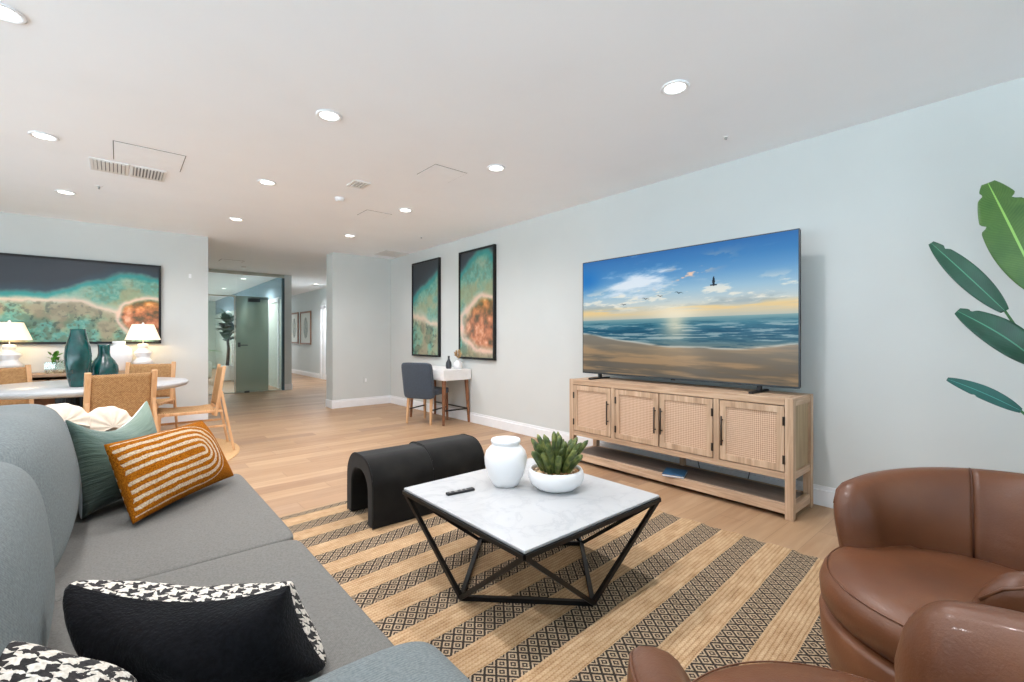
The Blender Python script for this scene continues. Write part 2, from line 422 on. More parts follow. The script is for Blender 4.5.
# ------------------------------------------------------------------ room shell
CZ = 2.70; XR = 3.88; YF = 7.97; XL = -3.6; YB = -2.8
struct(box('floor', 'oak_planks', XL-.2, 7.0, YB-.2, 24.2, -.12, 0))
struct(box('ceiling', 'ceiling_paint', XL-.2, 7.0, YB-.2, 24.2, CZ, CZ+.12))
struct(box('wall_right', 'wall_paint', XR, XR+.15, YB, 8.27, 0, CZ))
struct(box('wall_far_left', 'wall_paint', XL, 1.0, YF, YF+.2, 0, CZ))
struct(box('wall_far_right', 'wall_paint', 2.80, XR, YF-.005, 8.27, 0, CZ))
# unseen windows, built in on the left and behind the camera to supply daylight
def window_wall(n0, axis, c, a0, a1, wins, sill, head):
    t = .2; segs = []; cur = a0
    def bx(p, q, z0, z1):
        return (c-t, c, p, q, z0, z1) if axis == 'x' else (p, q, c-t, c, z0, z1)
    for (p, q) in wins:
        segs.append(bx(cur, p, 0, CZ)); segs.append(bx(p, q, head, CZ))
        if sill > 0: segs.append(bx(p, q, 0, sill))
        cur = q
    segs.append(bx(cur, a1, 0, CZ))
    struct(boxes('wall_left' if axis == 'x' else 'wall_rear', 'wall_paint', segs))
    k = n0
    for (p, q) in wins:
        m = (p+q)/2; w = .05; L = []
        for s in ((p, p+w), (m-w/2, m+w/2), (q-w, q)): L.append(bx(s[0], s[1], sill, head))
        for z in ((sill, sill+w), (head-w, head)): L.append(bx(p, q, z[0], z[1]))
        L = [(a, b, e, f, g, h) for (a, b, e, f, g, h) in L]
        fr = boxes('window_%d' % k, 'trim_white', [((c-.13, c-.07, b[2], b[3], b[4], b[5]) if axis == 'x' else (b[0], b[1], c-.13, c-.07, b[4], b[5])) for b in L])
        struct(fr)
        g = box('window_glass', 'clear_glass', *((c-.102, c-.098, p, q, sill, head) if axis == 'x' else (p, q, c-.102, c-.098, sill, head)), parent=fr)
        k += 1
    return k
kw = window_wall(1, 'x', XL, YB, YF, [(-2.2,-.2),(.3,2.3),(2.8,4.8),(5.3,6.0)], .1, 2.45)
window_wall(kw, 'y', YB, XL, XR, [(-3.0,-.8),(-.1,1.9)], .1, 2.45)
# baseboards
def baseboard(name, pts):
    bm = bmesh.new()
    for (x0, x1, y0, y1) in pts:
        bm_box(bm, x0, x1, y0, y1, 0, .115)
        # slimmer moulded top step
        dx, dy = (x1-x0), (y1-y0)
        if dx < dy: xa, xb = ((x0, x0+.006) if name.endswith('left') else (x1-.006, x1)); bm_box(bm, xa, xb, y0, y1, .115, .145)
        else: bm_box(bm, x0, x1, y1-.006, y1, .115, .145)
    return struct(obj(name, bm, 'trim_white', bevel=.003))
baseboard('baseboard_right', [(XR-.016, XR, YB, YF-.021)])
baseboard('baseboard_far_right', [(2.784, XR, YF-.021, YF-.005)])
baseboard('baseboard_far_left', [(XL, 1.0, YF-.016, YF)])
struct(box('trim_1', 'trim_white', 2.784, 2.80, YF-.005, 8.27, 0, .14, bevel=.004))
# hall beyond the opening
struct(box('wall_hall_right', 'hall_paint', 4.60, 4.75, 8.27, 24, 0, CZ))
struct(box('wall_hall_near', 'hall_paint', 3.88, 4.75, 8.12, 8.27, 0, CZ))
baseboard('baseboard_hall', [(4.585, 4.60, 8.27, 13.65), (4.585, 4.60, 14.08, 24)])
struct(boxes('wall_hall_end', 'hall_paint', [(3.11,3.4,23.0,23.2,0,CZ),(4.4,4.75,23.0,23.2,0,CZ),(3.4,4.4,23.0,23.2,2.3,CZ)]))
e_ = struct(boxes('window_15', 'trim_white', [(3.4,3.46,23.05,23.11,0,2.3),(4.34,4.4,23.05,23.11,0,2.3),(3.46,4.34,23.05,23.11,2.24,2.3),(3.46,4.34,23.05,23.11,0,.08)]))  # unseen end window, added to let light into the dark hall
box('window_glass', 'clear_glass', 3.46, 4.34, 23.07, 23.08, .08, 2.24, parent=e_)
struct(box('wall_office_side', 'slate_wall', 2.95, 3.02, 11.62, 21.5, 2.15, CZ))
struct(box('wall_office_side_lower', 'office_wall', 2.95, 3.02, 11.62, 21.5, 0, 2.15))
struct(box('wall_office_side_hall', 'hall_paint', 3.02, 3.11, 11.57, 23.0, 0, CZ))
struct(box('wall_glass_end', 'hall_paint', 2.955, 3.02, 11.57, 11.62, 0, CZ))
struct(box('trim_2', 'trim_white', 2.955, 3.125, 11.555, 11.57, 0, .14))
struct(box('wall_office_back', 'office_wall', -2.0, 2.95, 21.5, 21.7, 0, CZ))
struct(boxes('wall_office_left', 'office_wall', [(-2.2,-2.0,11.57,21.7,0,.3),(-2.2,-2.0,11.57,21.7,2.5,CZ),(-2.2,-2.0,11.57,12.2,.3,2.5),(-2.2,-2.0,16.2,16.8,.3,2.5),(-2.2,-2.0,20.9,21.7,.3,2.5)]))
for k_, (p_, q_) in enumerate(((12.2,16.2),(16.8,20.9))):
    fr_ = struct(boxes('window_%d' % (13+k_), 'trim_white', [(-2.13,-2.07,p_,q_,.3,.36),(-2.13,-2.07,p_,q_,2.44,2.5),(-2.13,-2.07,p_,p_+.06,.36,2.44),(-2.13,-2.07,(p_+q_)/2-.03,(p_+q_)/2+.03,.36,2.44),(-2.13,-2.07,q_-.06,q_,.36,2.44)]))  # unseen office windows, added so daylight brightens the office
    box('window_glass', 'clear_glass', -2.102, -2.098, p_, q_, .3, 2.5, parent=fr_)
struct(box('wall_hall_left', 'hall_paint', -2.2, -2.0, 8.17, 11.6, 0, CZ))
# hall door casing
d2 = struct(boxes('door_2', 'trim_white', [(4.57,4.60,13.65,13.75,0,2.16),(4.57,4.60,13.98,14.08,0,2.16),(4.57,4.60,13.65,14.08,2.08,2.18)], bevel=.004))
box('door_panel', 'trim_white', 4.59, 4.602, 13.75, 13.98, 0, 2.08, parent=d2)
# glass partition
gw = struct(boxes('window_11', 'partition_metal', [(-2.0,2.95,11.57,11.63,2.63,2.70),(-2.0,1.95,11.585,11.615,2.13,2.155),(1.94,1.96,11.585,11.615,0,2.16),(-2.0,2.95,11.58,11.62,0,.02)]))
box('window_glass', 'side_glass', -2.0, 1.935, 11.595, 11.605, .02, 2.12, parent=gw)
box('window_glass', 'side_glass', -2.0, 1.97, 11.595, 11.605, 2.16, 2.62, parent=gw)
box('window_glass', 'side_glass', 1.975, 2.90, 11.595, 11.605, 2.17, 2.62, parent=gw)
struct(box('trim_3', 'teal_door_frame', 2.90, 2.955, 11.56, 11.64, 0, 2.62, bevel=.004))
dr = struct(box('door_1', 'door_glass', 1.97, 2.62, 11.594, 11.606, .02, 2.16))
box('fixed_pane', 'side_glass', 2.625, 2.895, 11.595, 11.605, .02, 2.16, parent=dr)
boxes('door_closer', 'steel_dark', [(2.20,2.44,11.55,11.59,2.03,2.11),(2.42,2.60,11.56,11.575,2.10,2.12)], parent=dr)
boxes('door_handle', 'steel_dark', [(2.0,2.05,11.55,11.594,1.02,1.12),(2.0,2.19,11.535,11.55,1.05,1.07)], parent=dr)
box('floor_pivot', 'steel_dark', 2.13, 2.23, 11.57, 11.593, .0, .04, parent=dr)
# open white doorway on the office side wall, seen through the glass
d3 = struct(boxes('door_3', 'trim_white', [(2.93,2.95,12.0,12.1,0,2.15),(2.93,2.95,13.0,13.1,0,2.15),(2.93,2.95,12.0,13.1,2.10,2.2)]))
# office window
of = struct(boxes('window_12', 'trim_white', [(.9,1.02,21.44,21.5,.9,2.3),(2.4,2.5,21.44,21.5,.9,2.3),(1.65,1.70,21.44,21.5,.9,2.3),(.9,2.5,21.44,21.5,.85,.92),(.9,2.5,21.44,21.5,2.25,2.33),(.9,2.5,21.44,21.5,1.55,1.6)]))

# ------------------------------------------------------------------ ceiling fittings
bmr = bmesh.new(); bm_lathe(bmr, [(.058,0),(.080,-.001),(.082,-.006),(.076,-.010),(.060,-.008),(.058,0)], 32)
bml = bmesh.new(); bm_lathe(bml, [(0,-.004),(.059,-.004)], 32)
def lamp(kind, **kw):
    d = bpy.data.lights.new('lamp', kind)
    for k, v in kw.items(): setattr(d, k, v)
    return d
dl = thing('downlight', 'recessed white ceiling downlight nearest the wall television', 'ceiling light', (2.485,1.40,CZ), group='recessed ceiling downlights')
obj('trim_ring', bmr, 'trim_white', dl, smooth=True); obj('lens', bml, 'lens', dl)
spot = lamp('SPOT', energy=66., spot_size=math.radians(160), spot_blend=.9, shadow_soft_size=.045, color=(1.,.985,1.02))
so = bpy.data.objects.new('lamp', spot); C.objects.link(so); so.parent = dl; so.location = (0,0,-.03)
names = {(2.485,3.08):'ceiling downlight between the television and the tall wall pictures, directly above the console end',
 (2.51,4.78):'ceiling downlight in front of the nearer tall aerial wall picture',
 (2.53,6.50):'ceiling downlight over the floor by the blue desk chair, before the corner wall',
 (1.06,3.08):'ceiling downlight above the black ottomans, alone in the middle of the ceiling',
 (1.07,4.785):'ceiling downlight between the access panel with vents and the small dark square vent',
 (1.11,6.52):'small ceiling downlight in front of the opening to the glass door',
 (-.40,3.07):'ceiling downlight cut by the top left corner of the photo',
 (-.41,4.76):'ceiling downlight on the left, before the large access panel',
 (-.40,6.45):'ceiling downlight beyond the vents, above the dining table',
 (-.40,1.40):'ceiling downlight above the near end of the sofa',
 (1.07,1.40):'ceiling downlight above the sofa front near the armchairs'}
for (x, y), lb in names.items(): dup(dl, lb, (x, y, CZ))
# hall and office lights
hl = dup(dl, 'recessed ceiling downlight in the far hallway near two framed prints', (4.10,12.93,CZ)); hspot = spot.copy(); hspot.energy = 190.
n0_ = set(bpy.data.objects)
dup(dl, 'ceiling downlight behind the glass partition, above the green glass door', (2.36,12.93,CZ))
dup(dl, 'ceiling downlight in the glazed office, left and farther than its neighbour', (2.39,15.86,CZ))
dup(dl, 'ceiling downlight deep in the glazed office near its far wall', (2.1,19.0,CZ))
dup(dl, 'added unseen ceiling downlight at the dim end of the hallway', (3.85,18.5,CZ))  # extra lamp out of view, added to lift the dark hall

for o_ in set(bpy.data.objects)-n0_ | set(kids(hl)):
    if o_.type == 'LIGHT': o_.data = hspot
def access_panel(label, x0, x1, y0, y1, w=.007, drop=.004):
    t = thing('access_panel', label, 'ceiling panel', ((x0+x1)/2,(y0+y1)/2,CZ)); hx, hy = (x1-x0)/2, (y1-y0)/2
    box('lid', 'panel_white', -hx+w, hx-w, -hy+w, hy-w, -drop, -.0005, t)
    boxes('rim', 'gap_grey', [(-hx,hx,-hy,-hy+w,-.002,0),(-hx,hx,hy-w,hy,-.002,0),(-hx,-hx+w,-hy,hy,-.002,0),(hx-w,hx,-hy,hy,-.002,0)], t)
    return t
access_panel('large square access panel in the ceiling beside the double air vent', -.03, .42, 4.53, 5.0, .006)
access_panel('square access panel in the ceiling above the middle of the room', 2.04, 2.37, 3.35, 3.67, .004)
access_panel('small access panel in the ceiling near the tall pictures', 2.17, 2.48, 5.06, 5.35, .004)
access_panel('narrow access panel in the hall ceiling before the glass wall', 1.46, 1.84, 9.98, 10.3, .006)
def air_vent(label, x, y, w, h, slats, tilt=1, rz=0, sw=.011):
    t = thing('air_vent', label, 'vent', (x,y,CZ), rz)
    box('duct', 'duct_dark', -w/2+.02, w/2-.02, -h/2+.02, h/2-.02, -.002, 0, t)
    f = .022
    boxes('frame', 'vent_white', [(-w/2,w/2,-h/2,-h/2+f,-.012,0),(-w/2,w/2,h/2-f,h/2,-.012,0),(-w/2,-w/2+f,-h/2+f,h/2-f,-.012,0),(w/2-f,w/2,-h/2+f,h/2-f,-.012,0)], t, bevel=.003)
    for k in range(slats):
        xx = -w/2+f + (k+.5)*(w-2*f)/slats
        bm = bmesh.new(); bm_bar(bm, (xx,-h/2+f,-.010), (xx,h/2-f,-.010), sw, .012)
        s = obj('slat', bm, 'vent_white', t)
    return t
air_vent('white ceiling vent with mostly shut slats, left of the open one', -.055, 5.23, .25, .34, 8, sw=.019)
air_vent('white ceiling vent with open grey slats beside the large access panel', .205, 5.23, .25, .34, 9)
air_vent('small square ceiling vent with a dark gap, right of the ceiling downlight row', 1.75, 4.27, .16, .2, 4)
cv = air_vent('flat grey return vent in the ceiling corner over the far right wall', 3.63, 7.42, .44, .46, 12)
air_vent('long hall ceiling vent near the far wall prints', 4.3, 13.2, .5, .35, 6)
def sprinkler(label, x, y, r=.03, hh=.03):
    t = thing('ceiling_sprinkler', label, 'sprinkler', (x,y,CZ))
    lathe('rosette', 'trim_white', [(0,-.006),(r*.9,-.006),(r,-.002),(r,0)], t, 20); lathe('head', 'grey_metal', [(0,-hh),(.008,-hh),(.010,-.006),(0,-.006)], t, 10)
sprinkler('small sprinkler head in the ceiling just above the dining area, below the vents', -.14, 5.98)
sprinkler('tiny sprinkler head in the ceiling near the top of the right wall', 3.38, 1.50, .02, .02)
sprinkler('tiny sprinkler head in the ceiling near the far tall picture', 3.36, 5.91, .02, .02)
t = tag(lathe('smoke_detector', 'trim_white', [(0,-.035),(.03,-.035),(.042,-.028),(.05,-.006),(.05,0)], n=24), 'round white smoke detector behind the small square ceiling vent', 'smoke detector'); t.location = (1.774,4.83,CZ)
t = tag(lathe('smoke_detector', 'trim_white', [(0,-.035),(.03,-.035),(.042,-.028),(.05,-.006),(.05,0)], n=24), 'round white detector on the hall ceiling before the glass wall', 'smoke detector'); t.location = (1.97,10.75,CZ)
def plate(name, label, cat, x, y, z, w=.075, h=.115, face='y', outlet=True):
    t = thing(name, label, cat, (x,y,z))
    if face == 'y': box('cover', 'wall_paint', -w/2, w/2, -.006, 0, -h/2, h/2, t, bevel=.002)
    box('rocker', 'trim_white', -.016, .016, -.010, -.006, -.03, .03, t, bevel=.001)
    return t
plate('wall_switch', 'white switch plate high on the wall right of the wide aerial picture', 'switch', .782, YF, 2.11)
plate('wall_outlet', 'white outlet plate low on the far grey wall left of the desk chair', 'outlet', 3.39, YF-.005, .46)

# ------------------------------------------------------------------ picture maths
def fbm(x, y, oct=5, seed=0, lac=2., gain=.5):
    rs = np.random.RandomState(seed); tab = rs.rand(256, 256); s = np.zeros_like(x); a = .5; t = 0.
    for o in range(oct):
        xi = np.floor(x).astype(int); yi = np.floor(y).astype(int); fx = x-xi; fy = y-yi
        fx = fx*fx*(3-2*fx); fy = fy*fy*(3-2*fy); g = lambda i, j: tab[i % 256, j % 256]
        s += a*((g(xi,yi)*(1-fx)+g(xi+1,yi)*fx)*(1-fy)+(g(xi,yi+1)*(1-fx)+g(xi+1,yi+1)*fx)*fy); t += a
        x = x*lac+17.3; y = y*lac+9.1; a *= gain
    return s/t
def sm(a, b, x): t = np.clip((x-a)/(b-a), 0, 1); return t*t*(3-2*t)
def grad(v, stops):
    ps = [p for p, c in stops]; return np.stack([np.interp(v, ps, [c[k] for p, c in stops]) for k in range(3)], -1)
def over(base, m, c):
    m = np.clip(m, 0, 1)[..., None]; return base*(1-m) + np.array(c, float)*m
def tv_picture(u, v):
    hz = .47
    # sky
    c = grad(v, [(0,(150,128,100)),(hz,(186,190,178)),(.52,(214,200,168)),(.58,(196,208,208)),(.68,(156,192,214)),(.80,(98,154,202)),(.90,(66,130,188)),(1.,(52,112,176))])
    n1 = fbm(u*6+v*6, v*17-u*3, 7, 3, gain=.6); n2 = fbm(u*10-v*3, v*24, 7, 5, gain=.6); big = fbm(u*2.2, v*3.5, 4, 9)
    blob = np.exp(-((u-.30)/.16)**2-((v-.76)/.14)**2)
    cl = sm(.42, .66, n1*.55+.35*blob+.1*big)*sm(.55, .7, v)*(1-sm(.5, .75, u)*.7)
    c = over(c, cl*.9, (232,240,248))
    c = over(c, sm(.50,.64,n2)*sm(.5,.6,v)*(1-sm(.66,.78,v))*.8, (240,236,222))
    c = over(c, sm(.48,.6,n1)*np.exp(-((v-.575)/.03)**2)*.7, (150,168,176))
    c = over(c, sm(.45,.6,fbm(u*3, v*30, 4, 21))*np.exp(-((v-.535)/.03)**2)*.8, (238,204,140))
    wis = sm(.54,.66,fbm(u*14, v*20, 5, 12))*np.exp(-((u-.56)/.13)**2-((v-(.80+(u-.56)*.5))/.055)**2)*1.6
    c = over(c, wis, (236,200,178))
    left = np.exp(-((u-.02)/.10)**2-((v-.83)/.11)**2); c = over(c, left*.75, (24,112,190))
    c = over(c, np.exp(-((u-.52)/.13)**2-((v-.50)/.06)**2)*.6, (250,236,204))
    c = over(c, np.exp(-((u-.52)/.07)**2-((v-.47)/.10)**2)*.3, (250,244,224))
    # sea
    shore = .265 + .035*np.sin(u*5+1.2) + .03*(fbm(u*6, v*0, 3, 4)-.5) + .09*np.abs(u-.45)*0 + .045*sm(.0,.25,-(u-.25))+ .0*u
    ns = fbm(u*11+v*4, v*95, 6, 14)
    sea = grad(v, [(.25,(98,120,122)),(.30,(58,104,122)),(.36,(38,92,118)),(.42,(60,118,138)),(hz,(134,168,170))])
    sea = over(sea, sm(.52,.64,ns)*sm(.26,.30,v)*(1-sm(.40,.45,v))*.6, (186,200,200))
    sea = over(sea, sm(.42,.32,ns)*.5*(1-sm(.42,.46,v)), (18,70,96))
    sea = over(sea, np.exp(-((u-.52)/(.05+.16*(hz-v)))**2)*.65*sm(.22,.4,v), (244,230,196))
    c = np.where((v < hz)[..., None], sea, c)
    # sand
    nd = fbm(u*4+v*6, v*26, 5, 31); sand = grad(v, [(0,(96,90,80)),(.1,(118,104,86)),(.2,(138,122,100)),(.3,(146,138,122))])
    sand = over(sand, np.exp(-((u-.12)/.09)**2)*.55*(1-sm(.12,.26,v)), (84,84,80))
    sand = over(sand, sm(.45,.65,nd)*.5, (196,156,112)); sand = over(sand, sm(.5,.3,nd)*.45, (104,100,94))
    sand = over(sand, sm(.74,1.,u)*.35*sm(.05,.2,v), (104,110,112))
    sand = over(sand, np.exp(-((u-.52)/.12)**2)*.5*sm(.05,.25,v), (186,158,122))
    k = sm(shore+.012, shore-.012, v)[..., None]; c = c*(1-k)+sand*k
    c = over(c, np.exp(-((v-shore)/.008)**2)*.6*sm(.3,.6,ns+.1), (226,224,214))
    # birds
    for bu, bv, s in ((.692,.712,.026),(.539,.655,.020),(.448,.640,.019),(.373,.627,.020),(.252,.592,.018)):
        x = (u-bu)/s; y = (v-bv)/s*.56
        wing = (np.abs(y-.25*np.sin(np.abs(x)*3.)+.28*x*.6) < .10*(1.15-np.abs(x))) & (np.abs(x) < 1.)
        s_ = s
        if s > .02: wing = ((np.abs(x) < .18*(1.3-np.abs(y-.2))) & (np.abs(y-.25) < .75)) | ((np.abs(y+.35) < .09) & (np.abs(x) < .55))
        c[wing] = (34,44,54)
    return c
def aerial(u, v, deep, sand, mound, seed, asp, warm=1.):
    """aerial photograph of a reef: deep(u) edge of dark water, sand(u) centre of the bar, mound = (cu, cv, ru, rv)."""
    X = u*asp; n1 = fbm(X*5, v*5, 6, seed); n2 = fbm(X*14, v*14, 5, seed+1); n3 = fbm(X*30, v*30, 4, seed+2)
    e = deep(u) + .10*(n1-.5); s = sand(u) + .12*(n1-.5)
    c = np.zeros(u.shape+(3,)) + np.array((118,170,150.))
    c = over(c, sm(.4,.62,n2), (140,168,146)); c = over(c, sm(.60,.42,n1)*.7, (84,150,138)); c = over(c, sm(.55,.68,n3)*.35, (104,112,88)); c = over(c, sm(.45,.32,n3)*.3, (176,196,172))
    d = e - v        # distance below deep edge
    c = over(c, sm(.40,.62,n1)*sm(.08,.2,d)*.7, (150,150,112))
    c = over(c, np.exp(-((v-s+.03*(n2-.5))/(.018+.05*n1))**2)*1.0, (222,196,174)); c = over(c, np.exp(-((v-s-.05)/.04)**2)*.45, (150,186,168))
    lo = sm(0., .08, s-v); c = over(c, lo*sm(.46,.60,n2)*.6, (92,106,82)); c = over(c, lo*sm(.6,.72,n3)*.7, (60,84,74)); c = over(c, lo*sm(.52,.7,n1)*.5, (170,140,118))
    c = over(c, np.exp(-(d/.035)**2)*.8, (28,140,140)); c = over(c, sm(.0, -.07, d), (40,58,70)); c = over(c, sm(-.04,-.15,d), (40,44,52))
    cu, cv, ru, rv = mound
    m = sm(1.1, .85, np.sqrt(((u-cu)/ru)**2+((v-cv)/rv)**2)+.45*(n1-.5)); ring = np.exp(-(((np.sqrt(((u-cu)/ru)**2+((v-cv)/rv)**2)+.45*(n1-.5))-1.12)/.13)**2)
    mc = grad(n2, [(.25,(84,70,44)),(.42,(150,92,58)),(.58,(196,124,84)),(.75,(222,172,140))])
    top = sm(cv, cv+rv, v)[..., None]*.6; mc = mc*(1-top)+grad(n2, [(.3,(92,84,34)),(.6,(196,130,40)),(.8,(232,170,70))])*top
    c = over(c, ring*.8, (238,196,176)); m = m[..., None]; c = c*(1-m)+mc*m
    return c
def picture_mesh(name, fn, mat, org, du, dv, nu, nv, parent):
    """flat picture grid, org = lower left corner, du/dv vectors; colours from fn."""
    u, v = np.meshgrid(np.linspace(0,1,nu), np.linspace(0,1,nv)); col = np.clip(fn(u, v), 0, 255)/255.
    col = np.where(col <= .04045, col/12.92, ((col+.055)/1.055)**2.4)
    org, du, dv = (np.array(a, float) for a in (org, du, dv))
    P = org + u[..., None]*du + v[..., None]*dv
    idx = np.arange(nu*nv).reshape(nv, nu); q = np.stack([idx[:-1,:-1], idx[:-1,1:], idx[1:,1:], idx[1:,:-1]], -1).reshape(-1, 4)
    me = bpy.data.meshes.new(name); me.vertices.add(nu*nv); me.vertices.foreach_set('co', P.reshape(-1).astype(np.float32))
    me.loops.add(q.size); me.loops.foreach_set('vertex_index', q.reshape(-1)); me.polygons.add(len(q)); me.polygons.foreach_set('loop_start', np.arange(0, q.size, 4))
    me.update(calc_edges=True); a = me.color_attributes.new('Col', 'FLOAT_COLOR', 'POINT')
    a.data.foreach_set('color', np.concatenate([col, np.ones(col.shape[:2]+(1,))], -1).reshape(-1).astype(np.float32))
    me.materials.append(M[mat]); o = bpy.data.objects.new(name, me); C.objects.link(o); o.parent = parent
    return o

# ------------------------------------------------------------------ television
TX = 3.60; ty0, ty1, tz0, tz1 = 1.088, 3.045, .868, 1.985
tv = thing('television', 'large flat television showing a beach sunset, standing on the cane-door console', 'television', (TX, (ty0+ty1)/2, .815))
def lc(y): return y-(ty0+ty1)/2
a, b = lc(ty0), lc(ty1); z0, z1 = tz0-.815, tz1-.815
box('back_shell', 'black_plastic', .0, .035, a, b, z0, z1, tv, bevel=.006)
boxes('bezel', 'steel_dark', [(-.004,.004,a,b,z0-.004,z0+.010),(-.004,.004,a,b,z1-.006,z1+.002),(-.004,.004,a-.003,a+.007,z0,z1),(-.004,.004,b-.006,b+.003,z0,z1)], tv)
picture_mesh('screen', tv_picture, 'screen_picture', (-.0045, b-.006, z0+.010), (0, -(b-a-.012), 0), (0, 0, z1-z0-.016), 560, 320, tv)
for yy in (b-.20, a+.27):
    bm = bmesh.new()
    bm_bar(bm, (-.14,yy,.008), (.16,yy,.008), .035, .014); bm_bar(bm, (.02,yy,.008), (.02,yy,.08), .03, .03)
    obj('foot', bm, 'black_plastic', tv, bevel=.003)
box('sensor', 'black_plastic', -.006, .0, -.04, .0, z0-.012, z0, tv)

# ------------------------------------------------------------------ console
cx0, cx1, cy0, cy1 = 3.385, 3.80, 1.06, 3.04; HT = .815; BZ = .268
cs = thing('media_console', 'washed oak media console with four cane doors and open lower shelf', 'media console', (cx0, cy0, 0))
D, Wd = cx1-cx0, cy1-cy0; L = .052
box('top', 'oak_y', .0, D, L, Wd-L, HT-.05, HT, cs, bevel=.003)
for (x, y) in ((0,0),(0,Wd-L),(D-L,0),(D-L,Wd-L)): box('leg', 'oak_z', x, x+L, y, y+L, 0, HT+.001, cs, bevel=.004)
box('leg', 'oak_z', D-L, D-.01, Wd/2-.02, Wd/2+.02, .10, BZ, cs, bevel=.003)
boxes('rail', 'oak_y', [(.002,L-.004,L,Wd-L,BZ,BZ+.045)], cs, bevel=.002)
for b_ in [(L,D-L,.006,L-.006,HT-.055,HT),(L,D-L,.006,L-.006,BZ,BZ+.05),(L,D-L,Wd-L+.006,Wd-.006,HT-.055,HT),(L,D-L,Wd-L+.006,Wd-.006,BZ,BZ+.05)]: box('end_rail', 'oak_x', *b_, parent=cs, bevel=.002)
for y in (.018, Wd-.03): box('side_panel', 'oak_side', L, D-L, y, y+.012, BZ+.05, HT-.055, cs)
box('back_panel', 'shelf_wood', D-.02, D-.012, L, Wd-L, BZ, HT-.05, cs)
box('bottom_panel', 'shelf_wood', .01, D-.02, .01+L-.03, Wd-L, BZ, BZ+.015, cs)
box('shelf', 'shelf_wood', L-.004, D-L+.004, .01, Wd-.01, .078, .098, cs)
for b_ in [(.004,L-.004,L,Wd-L,.035,.0975),(D-L+.004,D-.004,L,Wd-L,.035,.0975)]: box('shelf_rail', 'oak_y', *b_, parent=cs, bevel=.003)
for b_ in [(L,D-L,.006,L-.008,.035,.10),(L,D-L,Wd-L+.008,Wd-.006,.035,.10)]: box('shelf_end_rail', 'oak_x', *b_, parent=cs, bevel=.003)
# doors: local y of the bays
DB, DT = BZ+.051, HT-.056
mid_posts = [(1.475, 1.425)]
bays = [(1.112,1.545,'L','R'), (1.592,2.055,'R','L'), (2.060,2.505,'L','R2'), (2.545,2.985,'R2','L')]
# right to left in the photo: door by the near leg ... far leg. handle side given in world y
spec = [(1.112,1.552,'hi'), (1.600,2.050,'hi'), (2.056,2.492,'lo'), (2.540,2.988,'lo')]
for b_ in [(.002,.03,1.556-cy0,1.596-cy0,BZ+.045,HT-.05),(.002,.03,2.496-cy0,2.536-cy0,BZ+.045,HT-.05)]: box('stile', 'oak_z', *b_, parent=cs)
for (y0, y1, hs) in spec:
    y0 += .003-cy0; y1 -= .003+cy0; f = .046
    bm = bmesh.new(); O = [(y0,DB),(y1,DB),(y1,DT),(y0,DT)]; I = [(y0+f,DB+f),(y1-f,DB+f),(y1-f,DT-f),(y0+f,DT-f)]
    V = {(k,s,x): bm.verts.new((x,)+p_) for s, Q in (('o',O),('i',I)) for k, p_ in enumerate(Q) for x in (.0,.024)}
    for k in range(4):
        m_ = (k+1)%4
        for x in (.0,.024): bm.faces.new((V[k,'o',x],V[m_,'o',x],V[m_,'i',x],V[k,'i',x]))
        for s in 'oi': bm.faces.new((V[k,s,.0],V[m_,s,.0],V[m_,s,.024],V[k,s,.024]))
    dd = obj('door', bm, 'oak_z', cs, bevel=.002)
    box('cane_panel', 'rattan', .010, .014, y0+f, y1-f, DB+f, DT-f, dd)
    yh = y1-f/2 if hs == 'hi' else y0+f/2
    bm = bmesh.new(); bm_tube(bm, [(-.026,yh,.43),(-.026,yh,.645)], .0065, 10); bm_tube(bm, [(-.026,yh,.46),(0,yh,.46)], .005, 8); bm_tube(bm, [(-.026,yh,.615),(0,yh,.615)], .005, 8)
    obj('handle', bm, 'hinge_metal', dd, smooth=True)
    ye = y0+.002 if hs == 'hi' else y1-.002
    for z in (.40, .66): box('hinge', 'hinge_metal', -.004, .0, ye-.008, ye+.008, z-.03, z+.03, dd)
for c in kids(cs):
    if c.name.startswith('rail'): pass
bk = thing('book', 'flat blue book lying on the lower shelf of the console', 'book', (3.47,1.955,.0985), math.radians(20))
box('cover', 'book_blue', -.10, .10, -.085, .085, .014, .02, bk, bevel=.001); box('pages', 'book_page', -.097, .097, -.082, .082, .002, .0138, bk); box('back_cover', 'book_blue', -.10, .10, -.085, .085, .0, .002, bk)
def cable(label, pts):
    pts = [Vector(p) for p in pts]; out = []
    for i in range(len(pts)-1):
        p0 = pts[max(i-1,0)]; p1 = pts[i]; p2 = pts[i+1]; p3 = pts[min(i+2, len(pts)-1)]
        for k in range(6):
            t = k/6; out.append(.5*((2*p1)+(-p0+p2)*t+(2*p0-5*p1+4*p2-p3)*t*t+(-p0+3*p1-3*p2+p3)*t**3))
    out.append(pts[-1]); return tag(tube('cable', 'black_plastic', out, .0035, n=6), label, 'cable')
cable('black cable curling behind the console near its middle leg', [(3.82,2.10,.30),(3.83,2.08,.20),(3.81,2.06,.14),(3.80,2.02,.17),(3.82,1.96,.20),(3.83,1.93,.10),(3.83,1.90,.004),(3.83,1.80,.004)])
cable('short black cable hanging behind the right half of the console', [(3.83,1.44,.30),(3.83,1.47,.24),(3.82,1.50,.17),(3.83,1.53,.06),(3.83,1.55,.004),(3.83,1.62,.004)])

